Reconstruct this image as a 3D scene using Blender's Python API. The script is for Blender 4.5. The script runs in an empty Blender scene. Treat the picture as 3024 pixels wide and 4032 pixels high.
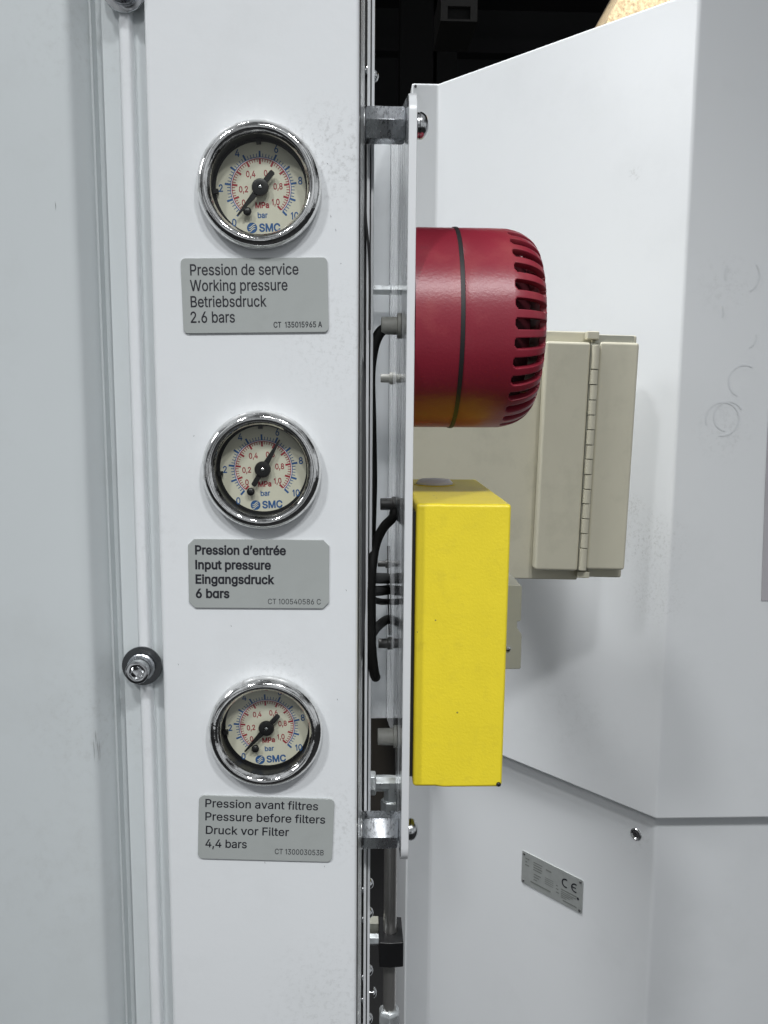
import bpy, bmesh, math, random
from mathutils import Vector, Matrix
from mathutils.geometry import delaunay_2d_cdt
random.seed(7)
R = math.radians
sc = bpy.context.scene
COL = sc.collection

# ------------------------------------------------------------------ camera
F_PX, W_PX, H_PX = 3400.0, 3024.0, 4032.0
PITCH, YAW, ROLL = R(7.9), R(1.97), R(0.43)
CAM = Vector((0.0, -0.34, 0.0))
fwd = Vector((math.sin(YAW)*math.cos(PITCH), math.cos(YAW)*math.cos(PITCH), -math.sin(PITCH)))
rt0 = Vector((math.cos(YAW), -math.sin(YAW), 0.0))
up0 = rt0.cross(fwd)
rt = rt0*math.cos(ROLL) + up0*math.sin(ROLL)
up = up0*math.cos(ROLL) - rt0*math.sin(ROLL)
cd = bpy.data.cameras.new('camera')
cam = bpy.data.objects.new('camera', cd)
COL.objects.link(cam)
cam.matrix_world = Matrix(((rt.x, up.x, -fwd.x, CAM.x), (rt.y, up.y, -fwd.y, CAM.y), (rt.z, up.z, -fwd.z, CAM.z), (0, 0, 0, 1)))
cd.sensor_fit = 'VERTICAL'; cd.sensor_height = 36.0; cd.sensor_width = 27.0
cd.lens = F_PX/H_PX*36.0
cd.clip_start = 0.01; cd.clip_end = 100.0
sc.camera = cam

# ------------------------------------------------------------------ world, lamps, exposure
world = bpy.data.worlds.new('World'); sc.world = world; world.use_nodes = True
wn = world.node_tree; wn.nodes.clear()
def wnode(t, **k):
    n = wn.nodes.new(t)
    for a, b in k.items(): setattr(n, a, b)
    return n
tc = wnode('ShaderNodeTexCoord'); sx = wnode('ShaderNodeSeparateXYZ')
wn.links.new(tc.outputs['Generated'], sx.inputs[0])
# dim hall: pale walls and roof lights behind the photographer, dark roof ahead
rampy = wnode('ShaderNodeValToRGB')
my = wnode('ShaderNodeMapRange'); my.inputs[1].default_value = -1; my.inputs[2].default_value = 1
wn.links.new(sx.outputs['Y'], my.inputs[0]); wn.links.new(my.outputs[0], rampy.inputs[0])
e = rampy.color_ramp.elements
e[0].position = 0.0; e[0].color = (0.27, 0.28, 0.29, 1)
e[1].position = 1.0; e[1].color = (0.02, 0.02, 0.021, 1)
x_ = rampy.color_ramp.elements.new(0.45); x_.color = (0.25, 0.26, 0.27, 1)
x_ = rampy.color_ramp.elements.new(0.62); x_.color = (0.12, 0.125, 0.13, 1)
nz = wnode('ShaderNodeTexNoise'); nz.inputs['Scale'].default_value = 3.0; nz.inputs['Detail'].default_value = 2.0
wn.links.new(tc.outputs['Generated'], nz.inputs[0])
rn = wnode('ShaderNodeValToRGB'); wn.links.new(nz.outputs[0], rn.inputs[0])
rn.color_ramp.elements[0].position = 0.38; rn.color_ramp.elements[0].color = (0.10, 0.10, 0.10, 1)
rn.color_ramp.elements[1].position = 0.62; rn.color_ramp.elements[1].color = (2.1, 2.1, 2.1, 1)
mx = wnode('ShaderNodeMix'); mx.data_type = 'RGBA'; mx.blend_type = 'MULTIPLY'; mx.inputs[0].default_value = 1.0
wn.links.new(rampy.outputs[0], mx.inputs[6]); wn.links.new(rn.outputs[0], mx.inputs[7])
bg = wnode('ShaderNodeBackground'); bg.inputs[1].default_value = 1.02
wo = wnode('ShaderNodeOutputWorld')
wn.links.new(mx.outputs[2], bg.inputs[0]); wn.links.new(bg.outputs[0], wo.inputs[0])

def lamp(name, d, dist, size, watts, col, target=(0.05, 0.1, -0.05), spread=180, aim=None):
    l = bpy.data.lights.new(name, 'AREA'); l.shape = 'DISK'; l.size = size; l.energy = watts; l.color = col; l.spread = R(spread)
    o = bpy.data.objects.new(name, l); COL.objects.link(o)
    v = Vector(d).normalized()
    o.location = Vector(target) + v*dist
    o.rotation_euler = (o.location - Vector(aim or target)).to_track_quat('Z', 'Y').to_euler()
    return o
LC = (0.98, 0.992, 1.0)
lamp('hall_or_added_lamp', (0.36, -0.95, 1.10), 1.7, 0.14, 0.62, LC, (0.02, 0.0, -0.05), 44, (0.04, 0.0, -0.24))
lamp('hall_or_added_lamp', (-0.64, -0.95, 1.12), 2.6, 0.22, 1.05, LC, (0.0, 0.0, -0.05), 40, (0.10, 0.1, -0.32))
lamp('hall_or_added_lamp', (-0.01, -0.95, 0.86), 2.6, 0.20, 0.88, LC, (0.013, 0.20, 0.02), 40, (0.06, 0.2, -0.28))  # added lamp, aimed to brighten the gap beside the plate
lamp('hall_or_added_lamp', (-0.55, -0.10, 1.30), 2.6, 0.80, 10.0, LC, (0.25, 0.62, -0.05), 60, (0.33, 0.45, -0.36))  # added lamp, brightens the oblique housing face from high up
lamp('hall_or_added_lamp', (-1.0, -0.22, 0.52), 2.6, 0.50, 0.95, LC, (0.22, 0.45, -0.10), 60, (0.26, 0.40, -0.42))  # added lamp, lifts the lower part of the oblique housing face

# added warm spot, standing in for sunlight on the stone pillar
sl = bpy.data.lights.new('added_pillar_spot', 'SPOT'); sl.energy = 260; sl.color = (1.0, 0.86, 0.66); sl.spot_size = R(15); sl.spot_blend = 0.4; sl.shadow_soft_size = 0.03
so0 = bpy.data.objects.new('added_pillar_spot', sl); COL.objects.link(so0); so0.location = (0.62, 0.15, 2.05)
so0.rotation_euler = (Vector(so0.location) - Vector((0.50, 1.15, 0.70))).to_track_quat('Z', 'Y').to_euler()

vs = sc.view_settings
vs.view_transform = 'Standard'; vs.look = 'None'; vs.exposure = 0.0; vs.gamma = 1.0; vs.use_curve_mapping = False
sc.render.engine = 'CYCLES'
sc.cycles.use_denoising = True
sc.cycles.max_bounces = 10; sc.cycles.diffuse_bounces = 5; sc.cycles.glossy_bounces = 5
sc.cycles.transparent_max_bounces = 12
sc.cycles.caustics_reflective = True; sc.cycles.blur_glossy = 0.6; sc.cycles.caustics_refractive = False

# ------------------------------------------------------------------ measuring: a pixel of the 3024x4032 photo to a point on a plane
def ray(px, py):
    return fwd + rt*((px - W_PX/2)/F_PX) - up*((py - H_PX/2)/F_PX)
def P(px, py, y):
    d = ray(px, py); return CAM + d*((y - CAM.y)/d.y)
def PX(px, py, X):
    d = ray(px, py); return CAM + d*((X - CAM.x)/d.x)
def PP(px, py, p0, n):
    d = ray(px, py); return CAM + d*((Vector(p0) - CAM).dot(n)/d.dot(n))

# measured layout of the white housing: front strip F0-F1, oblique face to the corner C, right face
YF = 0.56
F0 = P(1608, 1545, YF); F1 = P(1707, 1545, YF)
dA = Vector((0.643, -0.766, 0)).normalized(); nA = Vector((-0.766, -0.643, 0)).normalized()
pl = Vector((F1.x, F1.y, 0))
rc = ray(2672, 1545)
det = rc.x*(-dA.y) - (-dA.x)*rc.y
s_ = ((F1.x-CAM.x)*(-dA.y) + dA.x*(F1.y-CAM.y))/det
Cx = CAM + rc*s_; C = Vector((Cx.x, Cx.y, 0))
zb = PP(2588, 3230, C, nA).z
HLOC = (F1.x, YF, zb)
HSTAINS = [(PP(2545, 2130, C, nA), .038, 330, .5), (PP(2500, 1990, C, nA), .012, 500, .7), (PP(2500, 683, C, nA), .007, 300, .8), (PP(2570, 2350, C, nA), .03, 420, .4),
           (PP(2470, 3300, C, nA), .03, 200, .3), (PP(2850, 1700, C, Vector((0, -1, 0))), .03, 220, .25), (PP(2860, 1120, C, Vector((0, -1, 0))), .03, 200, .2), (PP(2250, 2800, C, nA), .05, 90, .15)]

# ------------------------------------------------------------------ materials
MATS = {}
def mat(name, col, rough=0.5, metal=0.0, var=0.0, vscale=20.0, bump=0.0, bscale=400.0, stretch=(1, 1, 1),
        dirt=None, dscale=15.0, damt=0.3, specks=0.0, coat=0.0, rvar=0.0, spec=0.5, spscale=60.0, stains_halos=()):
    """Principled surface with noise variation, dirt patches, fine specks and a bump."""
    m = bpy.data.materials.new(name); m.use_nodes = True; t = m.node_tree; t.nodes.clear()
    N = t.nodes.new; L = t.links.new
    out = N('ShaderNodeOutputMaterial'); b = N('ShaderNodeBsdfPrincipled'); L(b.outputs[0], out.inputs[0])
    b.inputs['Metallic'].default_value = metal; b.inputs['Roughness'].default_value = rough
    b.inputs['Coat Weight'].default_value = coat; b.inputs['Coat Roughness'].default_value = 0.08
    b.inputs['Specular IOR Level'].default_value = spec
    tcn = N('ShaderNodeTexCoord'); mp = N('ShaderNodeMapping'); mp.inputs['Scale'].default_value = stretch
    L(tcn.outputs['Object'], mp.inputs[0])
    cur = None
    def rgb(c):
        n = N('ShaderNodeRGB'); n.outputs[0].default_value = (*c, 1); return n.outputs[0]
    def mix(fac, a, c, mode='MIX'):
        n = N('ShaderNodeMix'); n.data_type = 'RGBA'; n.blend_type = mode
        if hasattr(fac, 'is_linked'): L(fac, n.inputs[0])
        else: n.inputs[0].default_value = fac
        L(a, n.inputs[6]); L(c, n.inputs[7]); return n.outputs[2]
    def noise(scale, detail=4, rough_=0.6):
        n = N('ShaderNodeTexNoise'); n.inputs['Scale'].default_value = scale; n.inputs['Detail'].default_value = detail
        n.inputs['Roughness'].default_value = rough_; L(mp.outputs[0], n.inputs[0]); return n.outputs[0]
    def ramp(v, a, c):
        n = N('ShaderNodeMapRange'); n.inputs[1].default_value = a; n.inputs[2].default_value = c; L(v, n.inputs[0]); return n.outputs[0]
    def mul(v, k):
        n = N('ShaderNodeMath'); n.operation = 'MULTIPLY'; L(v, n.inputs[0])
        if hasattr(k, 'is_linked'): L(k, n.inputs[1])
        else: n.inputs[1].default_value = k
        return n.outputs[0]
    cur = rgb(col)
    if var:
        cur = mix(ramp(noise(vscale), 0.3, 0.7), rgb([c*(1-var) for c in col]), rgb([min(1, c*(1+var)) for c in col]))
    if dirt:
        cur = mix(mul(ramp(noise(dscale, 8, 0.7), 0.52, 0.75), damt), cur, rgb(dirt))
    if specks:
        v = N('ShaderNodeTexVoronoi'); v.inputs['Scale'].default_value = spscale; L(mp.outputs[0], v.inputs[0])
        inv = N('ShaderNodeMath'); inv.operation = 'LESS_THAN'; inv.inputs[1].default_value = 0.055; L(v.outputs['Distance'], inv.inputs[0])
        sel = N('ShaderNodeSeparateColor'); L(v.outputs['Color'], sel.inputs[0])
        g = N('ShaderNodeMath'); g.operation = 'LESS_THAN'; g.inputs[1].default_value = specks; L(sel.outputs[0], g.inputs[0])
        cur = mix(mul(mul(inv.outputs[0], g.outputs[0]), 0.7), cur, rgb((0.06, 0.06, 0.06)))
    for (c_, r_, ns, amt, scol) in stains_halos:      # grubby marks and painted gauge halos at set places: centre, radius, grain, strength, colour
        sb = N('ShaderNodeVectorMath'); sb.operation = 'DISTANCE'; sb.inputs[1].default_value = c_; L(tcn.outputs['Object'], sb.inputs[0])
        fall = N('ShaderNodeMapRange'); fall.inputs[1].default_value = r_; fall.inputs[2].default_value = r_*0.25; L(sb.outputs['Value'], fall.inputs[0])
        cur = mix(mul(mul(ramp(noise(ns, 9, 0.75), 0.50, 0.66), fall.outputs[0]), amt), cur, rgb(scol))
    L(cur, b.inputs['Base Color'])
    if rvar:
        n = N('ShaderNodeMapRange'); n.inputs[3].default_value = max(0.02, rough - rvar); n.inputs[4].default_value = rough + rvar
        n.inputs[1].default_value = 0.35; n.inputs[2].default_value = 0.65
        L(noise(vscale*1.7, 5), n.inputs[0]); L(n.outputs[0], b.inputs['Roughness'])
    if bump:
        bn = N('ShaderNodeBump'); bn.inputs['Strength'].default_value = bump; bn.inputs['Distance'].default_value = 0.0004
        L(noise(bscale, 3), bn.inputs['Height']); L(bn.outputs[0], b.inputs['Normal'])
    MATS[name] = m
    return m

ST_ = (0.40, 0.41, 0.40)
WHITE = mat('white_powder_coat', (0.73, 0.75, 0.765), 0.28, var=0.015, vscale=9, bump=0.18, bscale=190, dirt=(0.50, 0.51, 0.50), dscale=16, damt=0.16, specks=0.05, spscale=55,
            stains_halos=[((-0.009, 0.0, 0.088), .024, 420, .55, (0.30, 0.30, 0.29)), ((-0.006, 0.0, 0.02), .03, 500, .35, ST_), ((-0.004, 0, -.178), .022, 400, .45, ST_), ((-0.105, 0.004, -0.135), .035, 260, .35, ST_),
                    ((-0.006, 0, -.26), .04, 380, .35, ST_), ((-0.085, 0.0, -0.06), .02, 300, .25, ST_), ((-0.105, .01, 0.13), .03, 300, .3, ST_), ((-.03, 0, -.115), .02, 450, .3, ST_)] + [(P(gx_, gy_, 0), .030, 230, .55, (0.90, 0.91, 0.91)) for gx_, gy_ in ((1012, 690), (1022, 1815), (1036, 2850))])  # pale halos round the gauges: dust plus chrome glow painted into the colour
GREYW = mat('greyer_white', (0.575, 0.61, 0.62), 0.30, var=0.02, vscale=9, bump=0.10, bscale=120, dirt=(0.42, 0.43, 0.42), dscale=14, damt=0.22, specks=0.04, spscale=55,  # white, darker and greyer, for the side panel and channel
            stains_halos=[((-0.105, 0.004, -0.135), .035, 260, .4, ST_), ((-0.105, .01, 0.13), .03, 300, .3, ST_), ((-0.12, 0, -.2), .05, 120, .2, ST_)])
HOUSE = mat('white_housing_paint', (0.755, 0.775, 0.79), 0.27, var=0.012, vscale=5, bump=0.10, bscale=60, dirt=(0.5, 0.52, 0.52), dscale=9, damt=0.14, specks=0.02, spscale=40,
            stains_halos=[(q_ - Vector(HLOC), r_, g_, a_, ST_) for q_, r_, g_, a_ in HSTAINS])
GLOSS = mat('white_gloss_sheet', (0.70, 0.72, 0.74), 0.10, var=0.02, vscale=30, dirt=(0.30, 0.31, 0.30), dscale=60, damt=0.55, stretch=(1, 1, 0.35), rvar=0.05, specks=0.12, spscale=150)
EDGEW = mat('white_sheet_edge', (0.70, 0.715, 0.73), 0.22, var=0.02, vscale=60, dirt=(0.4, 0.4, 0.4), dscale=60, damt=0.15, bump=0.03)
ZINCF = mat('zinc_fitting', (0.60, 0.63, 0.64), 0.36, 0.75, var=0.12, vscale=120, rvar=0.1)
PIPE = mat('drawn_steel_pipe', (0.50, 0.49, 0.47), 0.30, 0.85, var=0.12, vscale=60, stretch=(1, 1, .05))
STEEL = mat('bright_steel', (0.62, 0.63, 0.64), 0.16, 1.0, var=0.10, vscale=80, rvar=0.08)
TRIM = mat('grey_trim_paint', (0.46, 0.47, 0.46), 0.18, var=0.15, vscale=60, stretch=(1, 1, 0.08), dirt=(0.2, 0.2, 0.19), dscale=80, damt=0.4)
STEELV = mat('streaked_steel', (0.55, 0.56, 0.56), 0.22, 1.0, var=0.22, vscale=60, rvar=0.10, stretch=(1, 1, 0.05))
ZINC = mat('zinc_plate', (0.60, 0.62, 0.65), 0.30, 1.0, var=0.16, vscale=260, rvar=0.08, stretch=(2.5, 1, 1), dirt=(0.34, 0.35, 0.36), dscale=260, damt=0.4)
CHROME = mat('worn_chrome', (0.80, 0.80, 0.79), 0.07, 1.0, var=0.06, vscale=120, bump=0.30, bscale=210, rvar=0.04, dirt=(0.16, 0.14, 0.12), dscale=260, damt=0.6)
BLACK = mat('black_rubber', (0.012, 0.012, 0.013), 0.55, bump=0.1)
BLACKG = mat('black_plastic', (0.010, 0.010, 0.011), 0.35)
CABLE = mat('cable_sheath', (0.007, 0.007, 0.0065), 0.6, spec=0.25, var=0.2, vscale=40)
DARKGREY = mat('dark_grey_sleeve', (0.05, 0.05, 0.052), 0.4, var=0.3, vscale=50, stretch=(1, 1, 0.15))
GREYPL = mat('grey_nylon', (0.36, 0.36, 0.33), 0.5, var=0.12, vscale=150)
DARKPL = mat('dark_grey_nylon', (0.045, 0.045, 0.043), 0.45, var=0.2, vscale=120)
LABEL = mat('grey_label_plastic', (0.36, 0.38, 0.37), 0.42, var=0.03, vscale=25, dirt=(0.22, 0.23, 0.22), dscale=40, damt=0.18, specks=0.06, spscale=120)
INK = mat('black_ink', (0.012, 0.012, 0.018), 0.5)
DIAL = mat('cream_dial', (0.66, 0.64, 0.53), 0.5, var=0.02, vscale=120, dirt=(0.42, 0.40, 0.30), dscale=120, damt=0.2)
BLUE = mat('blue_ink', (0.025, 0.10, 0.28), 0.5)
RED = mat('red_ink', (0.32, 0.025, 0.04), 0.5)
PINK = mat('pale_ink', (0.72, 0.62, 0.66), 0.5)
SIREN = mat('red_plastic', (0.235, 0.018, 0.034), 0.33, var=0.08, vscale=25, bump=0.2, bscale=850, dirt=(0.40, 0.10, 0.09), dscale=22, damt=0.45, specks=0.12, spscale=110)
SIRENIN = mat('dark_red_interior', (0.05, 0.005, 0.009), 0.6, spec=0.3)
YELLOW = mat('yellow_plastic', (0.84, 0.68, 0.032), 0.40, var=0.03, vscale=60, bump=0.35, bscale=800, dirt=(0.42, 0.33, 0.04), dscale=130, damt=0.20, specks=0.18, spscale=110)
BEIGE = mat('beige_plastic', (0.57, 0.545, 0.435), 0.42, var=0.03, vscale=22, bump=0.04, bscale=600, dirt=(0.28, 0.28, 0.21), dscale=30, damt=0.25, specks=0.03, spscale=90)
BEIGED = mat('beige_grey_plastic', (0.33, 0.33, 0.28), 0.45, var=0.05, vscale=40)
ALU = mat('aluminium_plate', (0.42, 0.44, 0.43), 0.40, 0.35, var=0.08, vscale=90)
GREYINK = mat('grey_print', (0.19, 0.20, 0.19), 0.5)
HALL = mat('dark_hall_cladding', (0.016, 0.016, 0.017), 0.8, var=0.25, vscale=1.5)
HALLB = mat('dark_hall_beam', (0.006, 0.006, 0.006), 0.8)
LAMPBOX = mat('dim_grey_box', (0.05, 0.048, 0.045), 0.6)
STONE = mat('pale_stone', (0.72, 0.58, 0.42), 0.8, var=0.5, vscale=160, dirt=(0.22, 0.14, 0.08), dscale=230, damt=0.9)
WHITECAP = mat('white_cap', (0.80, 0.80, 0.82), 0.5, bump=0.08, bscale=900, specks=0.1, spscale=300)
SCUFF = mat('grey_scuff', (0.36, 0.37, 0.37), 0.55)

def glass():
    m = bpy.data.materials.new('clear_lens'); m.use_nodes = True; t = m.node_tree; t.nodes.clear()
    N = t.nodes.new; L = t.links.new
    o = N('ShaderNodeOutputMaterial'); mxs = N('ShaderNodeMixShader'); tr = N('ShaderNodeBsdfTransparent'); gl = N('ShaderNodeBsdfGlossy')
    tr.inputs[0].default_value = (0.93, 0.94, 0.92, 1); gl.inputs['Roughness'].default_value = 0.04
    fr = N('ShaderNodeMath'); fr.operation = 'MULTIPLY_ADD'; fr.inputs[1].default_value = 0.35; fr.inputs[2].default_value = 0.025
    lw = N('ShaderNodeLayerWeight'); lw.inputs[0].default_value = 0.18; L(lw.outputs['Facing'], fr.inputs[0])
    L(fr.outputs[0], mxs.inputs[0]); L(tr.outputs[0], mxs.inputs[1]); L(gl.outputs[0], mxs.inputs[2]); L(mxs.outputs[0], o.inputs[0])
    return m
LENS = glass()

# ------------------------------------------------------------------ mesh helpers
def obj(name, bm, m, parent=None, loc=None, smooth=None, bevel=0.0, bseg=2, bangle=40, recalc=True):
    me = bpy.data.meshes.new(name)
    if recalc: bmesh.ops.recalc_face_normals(bm, faces=bm.faces)
    bm.to_mesh(me); bm.free()
    o = bpy.data.objects.new(name, me); COL.objects.link(o)
    if m is not None: me.materials.append(m)
    if smooth is not None:
        for p in me.polygons: p.use_smooth = True
        me.set_sharp_from_angle(angle=R(smooth))
    if bevel:
        b = o.modifiers.new('bevel', 'BEVEL'); b.width = bevel; b.segments = bseg; b.limit_method = 'ANGLE'; b.angle_limit = R(bangle)
        b.harden_normals = True
        for p in me.polygons: p.use_smooth = True
        if smooth is None: me.set_sharp_from_angle(angle=R(bangle))
    if parent is not None: o.parent = parent
    if loc is not None: o.location = loc
    return o
def thing(name, label, cat, loc=(0, 0, 0), group=None):
    o = bpy.data.objects.new(name, None); COL.objects.link(o); o.location = loc
    o.empty_display_size = 0.01
    return tag(o, label, cat, group)
def tag(o, label, cat, group=None, kind=None):
    if label: o['label'] = label
    if cat: o['category'] = cat
    if group: o['group'] = group
    if kind: o['kind'] = kind
    return o
def add_box(bm, x0, x1, y0, y1, z0, z1, mx=None):
    v = [bm.verts.new((x, y, z)) for x in (x0, x1) for y in (y0, y1) for z in (z0, z1)]
    for f in ((0, 1, 3, 2), (4, 6, 7, 5), (0, 4, 5, 1), (2, 3, 7, 6), (0, 2, 6, 4), (1, 5, 7, 3)):
        bm.faces.new([v[i] for i in f])
    if mx is not None:
        for q in v: q.co = mx @ q.co
def add_poly(bm, pts, vec):
    """closed prism: polygon of 3D points swept along vec"""
    a = [bm.verts.new(p) for p in pts]; b = [bm.verts.new(Vector(p) + Vector(vec)) for p in pts]
    n = len(a)
    bm.faces.new(a); bm.faces.new(b[::-1])
    for i in range(n): bm.faces.new((a[i], b[i], b[(i+1) % n], a[(i+1) % n]))
def frame(axis):
    axis = Vector(axis).normalized()
    h = Vector((0, 0, 1)) if abs(axis.z) < 0.9 else Vector((0, 1, 0))
    u = h.cross(axis).normalized(); w = axis.cross(u)
    return u, w, axis
def add_lathe(bm, prof, c=(0, 0, 0), axis=(0, 0, 1), seg=48, cap0=True, cap1=True, a0=0.0):
    """prof: (radius, height along axis)"""
    u, w, a = frame(axis); c = Vector(c); rows = []
    for r, h in prof:
        if r < 1e-7: rows.append([bm.verts.new(c + a*h)])
        else: rows.append([bm.verts.new(c + a*h + u*(r*math.cos(a0 + 2*math.pi*i/seg)) + w*(r*math.sin(a0 + 2*math.pi*i/seg))) for i in range(seg)])
    for p, q in zip(rows, rows[1:]):
        for i in range(seg):
            j = (i+1) % seg
            if len(p) == 1 and len(q) == 1: continue
            if len(p) == 1: bm.faces.new((p[0], q[j], q[i]))
            elif len(q) == 1: bm.faces.new((p[i], p[j], q[0]))
            else: bm.faces.new((p[i], p[j], q[j], q[i]))
    if cap0 and len(rows[0]) > 2: bm.faces.new(rows[0][::-1])
    if cap1 and len(rows[-1]) > 2: bm.faces.new(rows[-1])
def smooth_path(pts, n=6):
    pts = [Vector(p) for p in pts]; out = []
    for i in range(len(pts)-1):
        p0 = pts[max(i-1, 0)]; p1 = pts[i]; p2 = pts[i+1]; p3 = pts[min(i+2, len(pts)-1)]
        for k in range(n):
            t = k/n
            out.append(0.5*((2*p1) + (p2-p0)*t + (2*p0-5*p1+4*p2-p3)*t*t + (3*p1-p0-3*p2+p3)*t**3))
    out.append(pts[-1]); return out
def add_tube(bm, pts, r, seg=16, n=6, round_ends=False):
    path = smooth_path(pts, n) if n > 1 else [Vector(p) for p in pts]
    rows = []; u = None
    m = len(path)
    for i, p in enumerate(path):
        t = (path[min(i+1, m-1)] - path[max(i-1, 0)]).normalized()
        if u is None: u = frame(t)[0]
        u = (u - t*u.dot(t)).normalized(); w = t.cross(u)
        rr = r[i] if isinstance(r, (list, tuple)) else r
        rows.append([bm.verts.new(p + u*(rr*math.cos(2*math.pi*k/seg)) + w*(rr*math.sin(2*math.pi*k/seg))) for k in range(seg)])
    for a, b in zip(rows, rows[1:]):
        for k in range(seg): bm.faces.new((a[k], a[(k+1) % seg], b[(k+1) % seg], b[k]))
    for row, p, q in ((rows[0], path[0], path[1]), (rows[-1], path[-1], path[-2])):
        if round_ends:
            t = (p - q).normalized()
            prev = row
            for s in (0.45, 0.8, 0.97):
                new = [bm.verts.new(p + (v.co - p)*math.sqrt(1-s*s) + t*(r*s)) for v in row]
                for k in range(seg): bm.faces.new((prev[k], prev[(k+1) % seg], new[(k+1) % seg], new[k]))
                prev = new
            bm.faces.new(prev)
        else: bm.faces.new(row)
def add_ring_strip(bm, r0, r1, a0, a1, seg, z, c=(0, 0)):
    """flat annular sector in the xy plane at height z"""
    prev = None
    for i in range(seg+1):
        a = a0 + (a1-a0)*i/seg
        q = (bm.verts.new((c[0]+r0*math.cos(a), c[1]+r0*math.sin(a), z)), bm.verts.new((c[0]+r1*math.cos(a), c[1]+r1*math.sin(a), z)))
        if prev: bm.faces.new((prev[0], prev[1], q[1], q[0]))
        prev = q
def rounded_rect(w, h, r, n=5, chamfer=False):
    pts = []
    for cx, cy, a in ((w/2-r, h/2-r, 0), (-w/2+r, h/2-r, 90), (-w/2+r, -h/2+r, 180), (w/2-r, -h/2+r, 270)):
        k = 1 if chamfer else n
        for i in range(k+1):
            t = R(a + 90*i/k); pts.append((cx + r*math.cos(t), cy + r*math.sin(t)))
    return pts

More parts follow.
